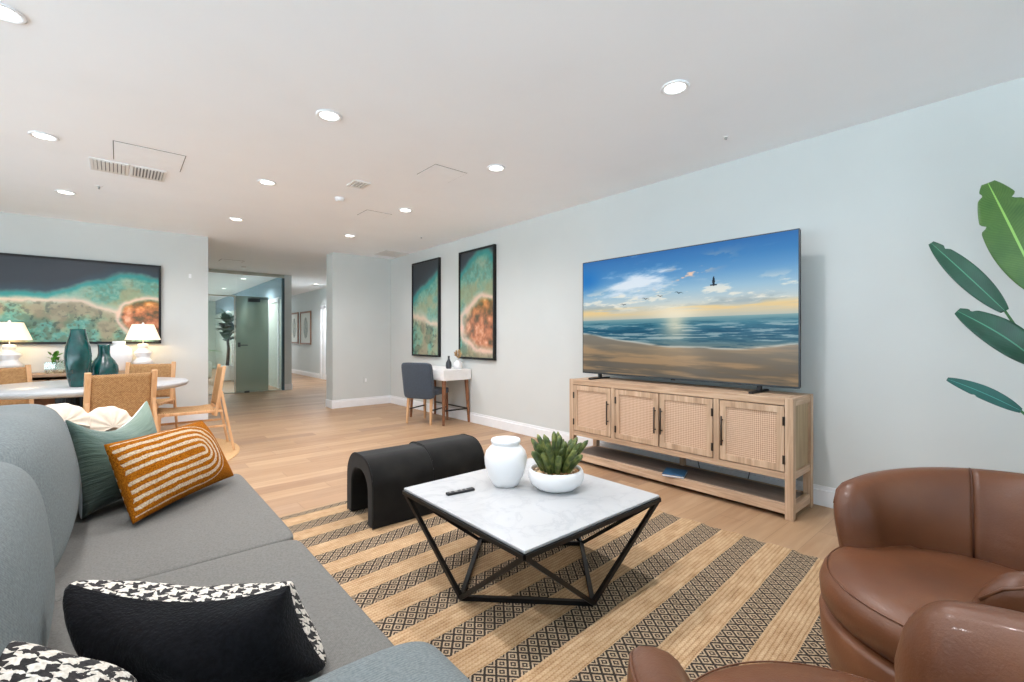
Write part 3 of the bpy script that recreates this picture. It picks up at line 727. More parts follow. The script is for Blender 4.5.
# ------------------------------------------------------------------ tall pictures
def wall_picture(label, face, p0, p1, z0, z1, fn, nu, nv, fr=.03, dp=.045, name='framed_picture'):
    """face 'x': on the wall at XR looking -x, p0>p1 are world y; face 'y': on far wall, p0<p1 world x."""
    if face == 'x':
        t = thing(name, label, 'picture', (XR, (p0+p1)/2, (z0+z1)/2)); w = abs(p0-p1)/2; h = (z1-z0)/2
        boxes('frame', 'black_metal', [(-dp,0,-w,w,-h,-h+fr),(-dp,0,-w,w,h-fr,h),(-dp,0,-w,-w+fr,-h+fr,h-fr),(-dp,0,w-fr,w,-h+fr,h-fr)], t, bevel=.002)
        picture_mesh('canvas', fn, 'print_canvas', (-dp+.012, w-fr, -h+fr), (0,-(2*w-2*fr),0), (0,0,2*h-2*fr), nu, nv, t)
    else:
        t = thing(name, label, 'picture', ((p0+p1)/2, YF, (z0+z1)/2)); w = abs(p0-p1)/2; h = (z1-z0)/2
        boxes('frame', 'black_metal', [(-w,w,-dp,0,-h,-h+fr),(-w,w,-dp,0,h-fr,h),(-w,-w+fr,-dp,0,-h+fr,h-fr),(w-fr,w,-dp,0,-h+fr,h-fr)], t, bevel=.002)
        picture_mesh('canvas', fn, 'print_canvas', (-w+fr, -dp+.012, -h+fr), (2*w-2*fr,0,0), (0,0,2*h-2*fr), nu, nv, t)
    return t
wall_picture('tall black-framed aerial reef picture farther along the wall, behind the desk chair', 'x', 7.077, 6.204, .915, 2.50,
    lambda u, v: aerial(u, v, lambda u: .62+.24*u, lambda u: .42-.10*u, (.45,-.3,.1,.1), 40, .55), 160, 330)
wall_picture('tall black-framed aerial picture with an orange island, nearer the television', 'x', 5.647, 4.80, .915, 2.49,
    lambda u, v: aerial(u, v, lambda u: .80+.16*np.sin(u*2.4), lambda u: .16+.14*(1-u), (.78,.31,.62,.24), 52, .55), 160, 330)
wall_picture('wide black-framed aerial reef picture above the lamps on the far left wall', 'y', -1.80, .452, 1.145, 2.218,
    lambda u, v: aerial(u, v, lambda u: .58+.28*sm(.5,.85,u)-.05*sm(.88,1.,u), lambda u: .50-.16*sm(.6,.86,u), (.95,.33,.13,.22), 71, 2.1), 520, 250, fr=.028)

# ------------------------------------------------------------------ rug
bm = bmesh.new()
rr = random.Random(3)
x0r, x1r, y0r, y1r = .25, 2.95, -.32, 3.285; ny = 160; nx = 6
rows = []
for j in range(ny+1):
    y = y0r+(y1r-y0r)*j/ny; w = .012*math.sin(y*24.2+1.0)+.006*math.sin(y*61)
    rows.append([bm.verts.new((x0r+(x1r+w-x0r)*i/nx, y, .012)) for i in range(nx+1)])
for j in range(ny):
    for i in range(nx): bm.faces.new((rows[j][i], rows[j][i+1], rows[j+1][i+1], rows[j+1][i]))
rug = obj('area_rug', bm, 'jute_rug', solid=0.); md = rug.modifiers.new('s', 'SOLIDIFY'); md.thickness = .011; md.offset = -1
rug.rotation_euler = (0,0,math.radians(3.2)); tag(rug, 'jute rug with black diamond stripes under the marble coffee table', 'rug')

# ------------------------------------------------------------------ coffee table
ct = thing('coffee_table', 'square coffee table with white marble top on black angular metal frame', 'coffee table', (1.62,1.738,.0125))
hx, hy = .466, .478; TZ = .42-.0125
box('marble_top', 'marble', -hx, hx, -hy, hy, TZ-.013, TZ, ct, bevel=.003)
bars('top_rim', 'black_metal', [((-hx,-hy,TZ-.023),(hx,-hy,TZ-.023),.018,.018),((-hx,hy,TZ-.023),(hx,hy,TZ-.023),.018,.018),((-hx,-hy,TZ-.023),(-hx,hy,TZ-.023),.018,.018),((hx,-hy,TZ-.023),(hx,hy,TZ-.023),.018,.018)], ct)
Bn = [(0,-.425,.012),(.42,0,.012),(0,.42,.012),(-.425,0,.012)]; Tn = [(hx-.008,-hy+.008,TZ-.03),(hx-.008,hy-.008,TZ-.03),(-hx+.008,hy-.008,TZ-.03),(-hx+.008,-hy+.008,TZ-.03)]
bars('base_ring', 'black_metal', [(Bn[k], Bn[(k+1)%4], .02, .02) for k in range(4)], ct)
for k in range(4):
    bm = bmesh.new(); bm_bar(bm, Tn[k], Bn[k], .019, .019); bm_bar(bm, Tn[k], Bn[(k+1)%4], .019, .019)
    obj('leg', bm, 'black_metal', ct)
def on(x, y, z=.42): return (x, y, z)
jar = thing('ceramic_jar', 'white lidded ceramic jar vase on the coffee table behind the remote', 'vase', on(1.60,1.90)); jar.scale = (1.12,1.12,1.17)
lathe('body', 'white_ceramic', [(0,0),(.055,0),(.062,.006),(.085,.045),(.101,.095),(.104,.130),(.096,.158),(.078,.178),(.066,.188),(.064,.197)], jar, 48)
lathe('neck_ring', 'white_ceramic', [(.063,.190),(.070,.196),(.073,.206),(.070,.214),(.05,.217),(0,.218)], jar, 48)
pot = thing('potted_cactus', 'green finger cactus in a shallow white bowl on the coffee table', 'cactus', on(1.768,1.683)); pot.scale = (1.27,1.27,1.3)
lathe('bowl', 'white_ceramic', [(0,0),(.062,0),(.080,.005),(.105,.024),(.117,.050),(.114,.072),(.108,.082),(.102,.082),(.104,.070),(.100,.06)], pot, 56)
g = lathe('gravel', 'pebbles', [(0,.078),(.06,.074),(.103,.066)], pot, 40); g['kind'] = 'stuff'
rc = random.Random(11)
for k in range(26):
    r = .070*math.sqrt((k+.5)/26); an = k*2.4; x, y = r*math.cos(an), r*math.sin(an)
    hgt = .15 - .055*(r/.07)**2 + rc.uniform(-.02,.022); lean = .85*r/.07*rc.uniform(.7,1.25); rad = rc.uniform(.0105,.0135)
    n_ = 15; pts = []; rs = []
    for i in range(n_):
        t = i/(n_-1); pts.append((x*(.8)+math.cos(an)*lean*hgt*t*(.6+.4*t), y*.8+math.sin(an)*lean*hgt*t*(.6+.4*t), .066+hgt*t))
        rs.append(rad*(.75+.35*math.sin(PI*min(t*1.1,1)*.8))*math.sqrt(max(.03, 1-max(0,(t-.84)/.16)**2)))
    bm = bmesh.new(); bm_tube(bm, pts, rs, 10); obj('stalk', bm, 'cactus_green', pot, smooth=True)
rm = thing('remote_control', 'slim black television remote lying on the marble table top', 'remote', on(1.340,1.955), math.radians(-8)); rm.scale = (.88,.88,.88)
box('body', 'black_plastic', -.088, .088, -.018, .018, 0, .014, rm, bevel=.004); boxes('button', 'grey_metal', [(-.07,-.06,-.006,.006,.014,.0155),(-.04,-.02,-.01,.01,.014,.0155),(.0,.012,-.008,.008,.014,.0155),(.03,.04,-.008,.008,.014,.0155)], rm)

# ------------------------------------------------------------------ ottomans
def arch_profile(w, h, r, t, rin):
    """half-open waterfall arch outline in (y,z): outer then inner."""
    out = [(-w/2,0)]
    for k in range(13): a_ = PI - k/12*PI/2; out.append((-w/2+r+r*math.cos(a_), h-r+r*math.sin(a_)*1.))
    for k in range(13): a_ = PI/2 - k/12*PI/2; out.append((w/2-r+r*math.cos(a_), h-r+r*math.sin(a_)))
    out.append((w/2,0)); out.append((w/2-t,0)); hi = h-t*1.15; wi = w/2-t
    for k in range(13): a_ = k/12*PI/2; out.append((wi-rin+rin*math.cos(a_), hi-rin+rin*math.sin(a_)))
    for k in range(13): a_ = PI/2+k/12*PI/2; out.append((-wi+rin+rin*math.cos(a_), hi-rin+rin*math.sin(a_)))
    out.append((-wi,0)); return out
def ottoman(label, x0, x1, yc, rz=0.):
    t = thing('arch_ottoman', label, 'ottoman', ((x0+x1)/2, yc, .0125), rz, 'black velvet arch ottomans'); hw = (x1-x0)/2
    pr = arch_profile(.46, .43, .18, .085, .13); bm = bmesh.new(); secs = []
    for k in range(9):
        x = -hw+2*hw*k/8; secs.append([bm.verts.new((x, y, z)) for y, z in pr])
    n = len(pr)
    for a_, b_ in zip(secs, secs[1:]):
        for i in range(n): bm.faces.new((a_[i], a_[(i+1)%n], b_[(i+1)%n], b_[i]))
    # caps as quads between outer and inner outline
    for s in (secs[0], secs[-1]):
        m = n//2
        for i in range(m-1): bm.faces.new((s[i], s[i+1], s[n-2-i], s[n-1-i]))
    obj('cushion', bm, 'velvet_black', t, smooth=False, bevel=.014, seg=3)
    for x in (-hw+.004, hw-.004):
        pts = [(x, y*.995, z*.998+.0) for y, z in pr[:28]]; tube('piping', 'velvet_black', pts, .004, t, 6)
    return t
ottoman('black velvet arch ottoman nearer the sofa, left of its twin', 1.215, 1.66, 2.955, math.radians(-2))
ottoman('black velvet arch ottoman partly hidden behind the marble table and jar', 1.675, 2.12, 2.985, math.radians(-2))

# ------------------------------------------------------------------ pillows
def pillow(name, label, BL, BR, TR, TL, thick, mats, pinch=.07, n=26, group=None, power=.42, flat=None, sag=0.):
    BL, BR, TR, TL = map(Vector, (BL, BR, TR, TL)); cen = (BL+BR+TR+TL)/4; N = ((BR-BL)+(TR-TL)).cross((TL-BL)+(TR-BR)).normalized()
    bm = bmesh.new(); uvl = bm.loops.layers.uv.new('UVMap'); G = {}
    for s in (1,-1):
        for i in range(n+1):
            for j in range(n+1):
                u = math.sin((i/n-.5)*PI*.96)/math.sin(PI/2*.96); v = math.sin((j/n-.5)*PI*.96)/math.sin(PI/2*.96)
                if s == -1 and (i in (0,n) or j in (0,n)): G[(s,i,j)] = G[(1,i,j)]; continue
                uu = u*(1-pinch*(1-v*v)); vv = v*(1-pinch*(1-u*u))
                a_, b_ = (uu+1)/2, (vv+1)/2; p = (BL*(1-a_)+BR*a_)*(1-b_)+(TL*(1-a_)+TR*a_)*b_
                hgt = thick/2*((1-u**2)*(1-v**2))**power*(1+.06*math.sin(7*u+3*v)*(1 if s > 0 else -1))
                p = p + N*(s*hgt) - Vector((0,0,sag*(1-uu*uu)*b_)); G[(s,i,j)] = (bm.verts.new(p-cen), (u+1)/2, (v+1)/2)
    for s in (1,-1):
        for i in range(n):
            for j in range(n):
                q = [G[(s,i,j)], G[(s,i+1,j)], G[(s,i+1,j+1)], G[(s,i,j+1)]]
                if s < 0: q = q[::-1]
                f = bm.faces.new([k[0] for k in q]); f.material_index = 0 if s > 0 else min(1, len(mats)-1); f.smooth = True
                for l, k in zip(f.loops, q): l[uvl].uv = (k[1], k[2])
    me = bpy.data.meshes.new(name); bm.to_mesh(me); bm.free()
    for m in mats: me.materials.append(M[m])
    o = bpy.data.objects.new(name, me); C.objects.link(o); o.location = cen
    tag(o, label, 'pillow', group); return o

# ------------------------------------------------------------------ sofa (faces +x)
SX, SY = -.10, 2.0
sofa = thing('sofa', 'long grey fabric sofa with loose back cushions beside the striped rug', 'sofa', (SX,SY,0))
def S(bm, x0, x1, y0, y1, z0, z1, **k): plump(bm, x0-SX, x1-SX, y0-SY, y1-SY, z0, z1, **k)
SE = 3.04
bm = bmesh.new(); S(bm, -.80, .50, .80, SE, .10, .30, n=14, seg=14); obj('base', bm, 'grey_tweed', sofa, smooth=True)
for (y0, y1) in ((.945,1.905),(1.905,SE)):
    bm = bmesh.new(); S(bm, -.52, .535, y0, y1, .265, .445, n=22, seg=26); obj('seat_cushion', bm, 'grey_tweed_seat', sofa, smooth=True)
bm = bmesh.new(); S(bm, -.90, -.56, .80, SE+.2, .10, .80, n=9, seg=14); obj('back_frame', bm, 'grey_tweed', sofa, smooth=True)
def lean(k, puff=0., y0=0, y1=1, top=0.):
    def f(x, y, z):
        t = (z-.44)/.5; v = (y+SY-(y0+y1)/2)/((y1-y0)/2)
        x = x - k*t*.5 + puff*(1-v*v)*max(0, 1-(2*t-1)**2)
        z = z + top*(1-v*v)*max(0,t) + .012*math.sin(9*y+3*x)*max(0, t)
        return (x, y, z)
    return f
for (y0, y1, kk, pf, dx, zt) in ((.93,1.90,.10,.03,.01,.915),(1.885,SE-.02,.14,.04,.005,.93)):
    bm = bmesh.new(); S(bm, -.56+dx, -.135+dx, y0, y1, .425, zt, n=5.0, seg=24, fn=lean(kk, pf, y0, y1, .02)); obj('back_cushion', bm, 'grey_tweed', sofa, smooth=True)
bm = bmesh.new(); S(bm, -.90, .562, .69, .945, .08, .560, n=9, seg=20); obj('arm', bm, 'grey_tweed', sofa, smooth=True)
bm = bmesh.new(); S(bm, -.90, .41, SE+.01, SE+.24, .08, .60, n=7, seg=20); obj('arm', bm, 'grey_tweed', sofa, smooth=True)
for (x, y) in ((-.8,.86),(.42,.86),(-.8,2.95),(.42,2.95)):
    bm = bmesh.new(); bm_tube(bm, [(x-SX,y-SY,.0125),(x-SX,y-SY,.11)], [.02,.028], 12); obj('leg', bm, 'sofa_leg', sofa, smooth=True)

pillow('throw_pillow', 'square sage green ombre pillow with pale back at the far end of the sofa', (-.115,2.62,.46), (.20,2.94,.46), (.115,3.13,.885), (-.175,2.775,.865), .20, ['sage_ombre','white_matte'], pinch=.12, sag=.09, power=.36)
pillow('throw_pillow', 'mustard lumbar pillow with cream tufted arches leaning on the sage pillow', (.045,2.40,.465), (.475,2.85,.475), (.350,3.02,.765), (-.045,2.55,.775), .20, ['mustard_tufted','mustard_tufted'], pinch=.06, power=.46)
pillow('throw_pillow', 'black fuzzy lumbar pillow with houndstooth edge on the near sofa seat', (-.0,1.33,.46), (.365,1.08,.46), (.300,1.13,.650), (-.080,1.37,.690), .26, ['black_boucle','houndstooth'], pinch=.06, power=.30, sag=.035)
pillow('throw_pillow', 'black and cream houndstooth pillow in the bottom left corner of the sofa', (-.35,.98,.66), (.0,.985,.55), (.03,1.14,.55), (-.27,1.21,.74), .16, ['houndstooth','black_boucle'], pinch=.05)
def shell(name, label, c, w, h, rz, tilt):
    """scallop shell cushion: fan outline with radial ribs."""
    bm = bmesh.new(); n = 33; m = 10; ring = {}
    for s in (1,-1):
        for i in range(n):
            a_ = math.radians(-20+220*i/(n-1))
            for j in range(m+1):
                t = j/m; R = (1+.02*math.cos(i*PI*2/4.57)); r = math.sin(t*PI/2)
                x = w/2*R*r*math.cos(a_); z = h*.42*R*r*math.sin(a_)+h*.3
                th_ = .05*math.sqrt(max(0,1-r*r))*(1+.15*math.cos(i*PI*2/4.57)*r)+.0008
                if s == -1 and j == m: ring[(s,i,j)] = ring[(1,i,j)]; continue
                ring[(s,i,j)] = bm.verts.new((x, -s*th_, z))
        for i in range(n-1):
            for j in range(m):
                q = [ring[(s,i,j)], ring[(s,i+1,j)], ring[(s,i+1,j+1)], ring[(s,i,j+1)]]
                try: bm.faces.new(q)
                except ValueError: pass
    bmesh.ops.remove_doubles(bm, verts=bm.verts[:], dist=.0005)
    o = obj(name, bm, 'cream_cloth', None, smooth=True); o.location = c; o.rotation_euler = (tilt,0,rz); return tag(o, label, 'pillow')
shell('shell_pillow', 'cream scallop shell pillow peeking out behind the sage pillow, left one', (-.205,3.02,.74), .24, .24, math.radians(25), -.25)
shell('shell_pillow', 'pinkish cream shell pillow peeking above the dip of the sage pillow', (-.035,3.24,.655), .25, .28, math.radians(30), -.2)

# ------------------------------------------------------------------ leather tub chairs (face +y locally)
def tub_chair(label, loc, rz):
    t = thing('tub_armchair', label, 'armchair', (*loc, 0.), rz, 'brown leather tub armchairs')
    PM = math.radians(133)
    def path(ph):
        return Vector((.345*math.sin(ph)*(1-.0*abs(ph)), -.335*math.cos(ph)+ .02*0, 0)), Vector((math.sin(ph), -math.cos(ph), 0))
    def sec(ph, n=28):
        p, nn = path(ph); f = abs(ph)/PM; zt = .775-.115*f**2.2; zb = .22-.02*f; th_ = .15-.015*f
        d = (PM-abs(ph))*.345; e = min(1., d/.085); e = math.sqrt(max(.0, 1-(1-e)**2)); e = max(e, .06)
        ht = (zt-zb)/2*(.55+.45*e); zc = zb+(zt-zb)/2 - (zt-zb)/2*(1-(.55+.45*e))*.35; out = []
        for k in range(n):
            a_ = 2*PI*k/n; ca, sa = math.cos(a_), math.sin(a_); q = 2/3.0
            x = math.copysign(abs(ca)**q, ca)*th_/2*e; z = math.copysign(abs(sa)**q, sa)*ht
            x += (.035*(z/ht if ht else 0) - .012*(1-(z/ht)**2))
            pt = p + nn*(x) + Vector((0,0,zc+z))
            out.append(pt)
        return out
    def build(a0, a1, name, m_=30, cap0=False, cap1=False):
        bm = bmesh.new(); rings = []
        for i in range(m_+1):
            ph = a0+(a1-a0)*i/m_; rings.append([bm.verts.new(q) for q in sec(ph)])
        n = len(rings[0])
        for r0, r1 in zip(rings, rings[1:]):
            for k in range(n): bm.faces.new((r0[k], r0[(k+1)%n], r1[(k+1)%n], r1[k]))
        bm.faces.new(rings[0]); bm.faces.new(rings[-1][::-1])
        return obj(name, bm, 'brown_leather', t, smooth=True)
    sp = math.radians(58)
    build(-sp+.002, sp-.002, 'backrest', 30); build(-PM, -sp-.002, 'arm', 34); build(sp+.002, PM, 'arm', 34)
    for s in (-1, 1):      # upright seams and top piping
        tube('seam', 'leather_seam', [(q*1.0) for q in [Vector((p.x*.997, p.y*.997, p.z)) for p in sec(s*sp)]][1:15], .0022, t, 6)
    pts = []
    for i in range(50):
        ph = -PM*.97+2*PM*.97*i/49; pts.append(sec(ph)[5]*1.0)
    tube('piping', 'brown_leather', pts, .004, t, 6)
    # body below the seat
    prof = [(.0,.03),(.29,.03),(.315,.04),(.355,.14),(.380,.25),(.385,.325),(.372,.338),(0,.338)]
    bm = bmesh.new(); bm_lathe(bm, prof, 56)
    for v in bm.verts: v.co.x *= 1.0; v.co.y = v.co.y*1.0+.02
    obj('base', bm, 'brown_leather', t, smooth=True)
    bm = bmesh.new(); bm_lathe(bm, [(0,0.0125),(.27,0.0125),(.27,.032),(0,.032)], 40); obj('swivel_plate', bm, 'black_metal', t, smooth=False)
    # seat cushion: round, crowned, longer at the front
    prof = [(0,.345),(.34,.345),(.374,.352),(.389,.378),(.392,.418),(.382,.452),(.355,.474),(.28,.490),(.15,.500),(0,.503)]
    bm = bmesh.new(); bm_lathe(bm, prof, 64)
    for v in bm.verts:
        if v.co.y > 0: v.co.y *= 1.04
        else: v.co.y *= .74; v.co.x *= .86+.0*v.co.y
        k = max(0, -v.co.y); v.co.x *= 1.0
        v.co.x *= .97
    so_ = obj('seat_cushion', bm, 'brown_leather', t, smooth=True)
    ring = [(.372*.97*math.cos(a_), .372*1.04*math.sin(a_)+.0, .4645) for a_ in [PI*k/40 for k in range(41)]]
    tube('piping', 'brown_leather', [(x, y, z) for x, y, z in ring], .002, so_, 6)
    return t
tub_chair('brown leather tub armchair near the console, facing the marble table', (1.917,.100), math.radians(40))
tub_chair('brown leather tub armchair cut off by the bottom edge of the photo', (.90,.116), math.radians(-29))

# ------------------------------------------------------------------ dining corner
rd = tag(lathe('round_rug', 'jute_round', [(0,.010),(1.30,.010),(1.31,.006),(1.31,.001)], n=96), 'round tan jute rug under the dining table and chairs', 'rug'); rd.location = (-.28,5.95,.0)
dt = thing('dining_table', 'round white dining table on a black fluted drum pedestal', 'dining table', (-.22,6.22,.011))
DZ = .76
lathe('tabletop', 'marble', [(0,DZ-.065),(.765,DZ-.065),(.80,DZ-.055),(.815,DZ-.035),(.815,DZ-.018),(.808,DZ-.011),(0,DZ-.011)], dt, 96, sharp=False)
bm = bmesh.new(); bm_lathe(bm, [(0,0),(.235,0),(.235,DZ-.065),(0,DZ-.065)], 144, flute=36, famp=.03); obj('pedestal', bm, 'black_metal', dt)
def woven_chair(label, loc, rz, grp='woven dining chairs'):
    t = thing('dining_chair', label, 'chair', (*loc, .017), rz, grp); w = .235
    for s in (-1, 1):
        x = s*w
        bm = bmesh.new(); bm_bar(bm, (x,-.235,.38), (x,-.315,.905), .040, .028, .044, .03); obj('back_post', bm, 'chair_wood', t, bevel=.006)
        bm = bmesh.new(); bm_bar(bm, (x*1.0,-.285,.64), (x*1.05,-.40,0), .032, .028, .026, .024); obj('leg', bm, 'chair_wood', t, bevel=.006)
        bm = bmesh.new(); bm_bar(bm, (x,.235,.445), (x*1.03,.265,0), .036, .036, .028, .028); obj('leg', bm, 'chair_wood', t, bevel=.006)
        bm = bmesh.new(); bm_bar(bm, (x,.25,.43), (x,-.30,.43), .032, .028); obj('side_rail', bm, 'chair_wood', t, bevel=.005)
        bm = bmesh.new(); bm_bar(bm, (x,.25,.27), (x,-.33,.27), .022, .022); obj('stretcher', bm, 'chair_wood', t, bevel=.005)
    for (y, z) in ((.235,.43),(-.22,.40)):
        bm = bmesh.new(); bm_bar(bm, (-w,y,z), (w,y,z), .03, .026); obj('cross_rail', bm, 'chair_wood', t, bevel=.005)
    bm = bmesh.new(); n = 12        # woven sling seat
    def sheet(f, th_):
        g = [[bm.verts.new(f(i/n, j/n)) for i in range(n+1)] for j in range(n+1)]
        for j in range(n):
            for i in range(n): bm.faces.new((g[j][i], g[j][i+1], g[j+1][i+1], g[j+1][i]))
    sheet(lambda u, v: (-w+.012+(2*w-.024)*u, -.23+.47*v, .448-.018*math.sin(PI*v)-.006*math.sin(PI*u)), .02)
    obj('seat', bm, 'seagrass_seat', t, smooth=True, solid=.018)
    bm = bmesh.new()
    sheet(lambda u, v: (-w+.018+(2*w-.036)*u, -.245-.062*v-.014*math.sin(PI*u), .47+.41*v), .02)
    obj('backrest', bm, 'seagrass', t, smooth=True, solid=.016)
    return t
def facing(dx, dy): return math.atan2(dy, dx)-PI/2
fb = Vector((-.25,.97)).normalized(); B0 = Vector((.030,5.385))
wc = woven_chair('woven dining chair with its back to the sofa, nearest the green pillow', tuple(B0+fb*.30), facing(*fb))
dup(wc, 'woven dining chair seen from the side at the right of the round table', (.555,5.93,.017), facing(-1.,.04))
dup(wc, 'woven dining chair behind the round table below the right lamp', (.20,6.93,.017), facing(-.35,-.9))
dup(wc, 'woven dining chair behind the table at the left edge of the photo', (-.82,6.98,.017), facing(.45,-.85))
def vase(label, mat, prof, loc, kind='vase'):
    o = tag(lathe('vase', mat, prof, n=56), label, kind); o.location = loc; return o
TT = .011+DZ-.011
vase('tall teal glazed vase on the round dining table', 'teal_glaze', [(0,0),(.052,0),(.060,.008),(.078,.10),(.094,.22),(.098,.29),(.088,.38),(.066,.47),(.055,.52),(.056,.545),(.050,.545),(.048,.53),(.04,.50)], (-.285,5.92,TT))
vase('short round teal glazed vase with narrow neck beside the tall teal one', 'teal_glaze', [(0,0),(.065,0),(.075,.008),(.100,.06),(.113,.125),(.108,.18),(.082,.235),(.052,.275),(.045,.31),(.047,.37),(.051,.395),(.045,.395),(.042,.36)], (-.105,6.10,TT))

sb = thing('console_sideboard', 'light wood sideboard with open shelf under the wide aerial picture', 'sideboard', (-.62,7.74,0))
KZ = .80
box('top', 'board_wood', -1.03, 1.03, -.20, .20, KZ-.035, KZ, sb, bevel=.004)
for x in (-1.0, .93):
    for y in (-.19, .12): box('leg', 'board_wood', x, x+.07, y, y+.07, 0, KZ-.035, sb, bevel=.004)
box('shelf', 'board_wood', -.93, .93, -.18, .18, .22, .25, sb); box('back_panel', 'walnut', -1.0, 1.0, .185, .195, .25, KZ-.035, sb)
for b_ in [(-.92,-.01,-.19,.15,KZ-.17,KZ-.07),(.01,.92,-.19,.15,KZ-.17,KZ-.07)]: box('drawer', 'board_wood', *b_, parent=sb, bevel=.003)
def table_lamp(label, x):
    t = thing('table_lamp', label, 'lamp', (x, 7.74, KZ))
    lathe('base', 'lamp_ceramic', [(0,0),(.085,0),(.088,.012),(.072,.035),(.108,.098),(.110,.106),(.070,.160),(.068,.170),(.098,.222),(.099,.230),(.050,.280),(.048,.29),(.056,.30),(.056,.335),(.03,.345),(0,.345)], t, 48)
    tube('stem', 'chrome', [(0,0,.34),(0,0,.60)], .006, t, 8)
    lathe('lamp_shade', 'lamp_shade', [(.188,.395),(.115,.60),(.111,.60),(.184,.396)], t, 56)
    lathe('finial', 'white_ceramic', [(0,.60),(.012,.603),(.014,.615),(0,.628)], t, 12)
    L_ = lamp('POINT', energy=4., shadow_soft_size=.05, color=(1.,.74,.46)); lo = bpy.data.objects.new('lamp', L_); C.objects.link(lo); lo.parent = t; lo.location = (0,0,.47)
    return t
table_lamp('lit white table lamp at the left edge, zigzag ceramic base', -.945); table_lamp('lit white table lamp right of the big white jar on the sideboard', .25)
vase('large white lidded jar on the sideboard beside the right lamp', 'white_ceramic', [(0,0),(.07,0),(.085,.02),(.125,.12),(.138,.20),(.130,.265),(.095,.31),(.060,.325),(.058,.345),(.066,.35),(.066,.375),(.05,.38),(0,.38)], (.01,7.74,KZ), 'jar')
# terrarium box with small plant
tb = thing('glass_planter', 'small leafy plant in a square glass planter on the sideboard', 'plant', (-.57,7.72,KZ))
boxes('glass_box', 'clear_glass', [(-.085,.085,-.085,-.081,0,.13),(-.085,.085,.081,.085,0,.13),(-.085,-.081,-.081,.081,0,.13),(.081,.085,-.081,.081,0,.13)], tb)
box('soil', 'pebbles', -.08, .08, -.08, .08, 0, .035, tb)
def leaf_mesh(bm, base, tip, width, nrm, bend=.1, fold=.15, nl=8, nw=4, uvl=None, shape=None, notch=()):
    base, tip, nrm = Vector(base), Vector(tip), Vector(nrm).normalized(); ax = tip-base; L_ = ax.length; ax.normalize()
    side = ax.cross(nrm).normalized(); up = side.cross(ax).normalized(); rows = []
    for i in range(nl+1):
        t = i/nl; w = (shape(t) if shape else math.sin(PI*min(1,max(0,t))**.8))*width/2
        c = base + ax*(L_*t) + up*(bend*L_*math.sin(PI*t))
        row = []
        for j in range(nw+1):
            s = 2*j/nw-1; ww = w
            for (tn, sd, dep) in notch:
                if sd*s > .3: ww *= 1-dep*math.exp(-((t-tn)/.022)**2)
            row.append((bm.verts.new(c + side*(s*ww) + up*(abs(s)**1.5*ww*fold)), (s+1)/2, t))
        rows.append(row)
    for a_, b_ in zip(rows, rows[1:]):
        for j in range(nw):
            q = (a_[j], a_[j+1], b_[j+1], b_[j]); f = bm.faces.new([k[0] for k in q]); f.smooth = True
            if uvl:
                for l, k in zip(f.loops, q): l[uvl].uv = (k[1], k[2])
rl = random.Random(5)
bm = bmesh.new()
for k in range(26):
    a_ = rl.uniform(0, 2*PI); e = rl.uniform(.2, 1.2); r = rl.uniform(.01,.06); h0 = rl.uniform(.10,.22)
    b0 = Vector((r*math.cos(a_), r*math.sin(a_), h0)); leaf_mesh(bm, b0, b0+Vector((math.cos(a_)*math.cos(e), math.sin(a_)*math.cos(e), math.sin(e)))*.06, .04, (0,0,1), nl=4, nw=2)
obj('foliage', bm, 'leaf_light', tb, smooth=True)
tube('stem', 'stem_green', [(0,0,.03),(.008,.0,.13),(0,0,.2)], .005, tb, 6)
tb2 = thing('succulent_pot', 'tiny potted plant on the sideboard between the teal vases', 'plant', (-.245,7.70,KZ))
lathe('pot', 'white_ceramic', [(0,0),(.035,0),(.045,.06),(.040,.06),(.038,.05),(0,.05)], tb2, 20)
bm = bmesh.new()
for k in range(20):
    a_ = k*2.4; e = .3+k*.05; b0 = Vector((0,0,.055)); leaf_mesh(bm, b0, b0+Vector((math.cos(a_)*math.cos(e), math.sin(a_)*math.cos(e), math.sin(e)))*.10, .035, (0,0,1), nl=4, nw=2)
obj('foliage', bm, 'leaf_light', tb2, smooth=True)

# ------------------------------------------------------------------ desk and chair at the right wall
dk = thing('writing_desk', 'small white desk with angled walnut legs against the right wall', 'desk', (3.635,5.87,0))
box('desktop', 'white_matte', -.235, .235, -.50, .50, .622, .775, dk, bevel=.008)
box('drawer', 'white_matte', -.240, -.236, -.44, .44, .645, .755, dk, bevel=.001)
for (x, y) in ((-.19,-.44),(.19,-.44),(-.19,.44),(.19,.44)):
    bm = bmesh.new(); bm_bar(bm, (x,y,.625), (x*1.14,y*1.06,0), .045, .045, .028, .028); obj('leg', bm, 'walnut', dk, bevel=.004)
bars('stretcher', 'black_metal', [((-.205,-.455,.20),(.205,-.455,.20),.018,.018),((.205,-.455,.20),(.205,.455,.20),.018,.018)], dk)
dc = thing('desk_chair', 'dark blue upholstered chair with pale wood legs at the white desk', 'chair', (3.43,5.84,0), math.radians(-64))
bm = bmesh.new(); plump(bm, -.235, .235, -.20, .25, .40, .49, n=7, seg=12); obj('seat', bm, 'blue_fabric', dc, smooth=True)
bm = bmesh.new(); plump(bm, -.245, .245, -.27, -.19, .36, .875, n=9, seg=14, fn=lambda x, y, z: (x, y-(z-.36)*.16-.02*(x/.24)**2*-1, z)); obj('backrest', bm, 'blue_fabric', dc, smooth=True)
for s in (-1, 1):
    bm = bmesh.new(); bm_bar(bm, (s*.19,-.20,.41), (s*.20,-.235,0), .038, .038, .026, .026); obj('leg', bm, 'chair_wood', dc, bevel=.003)
    bm = bmesh.new(); bm_bar(bm, (s*.19,.20,.41), (s*.20,.215,0), .038, .038, .026, .026); obj('leg', bm, 'walnut' if s > 0 else 'chair_wood', dc, bevel=.003)
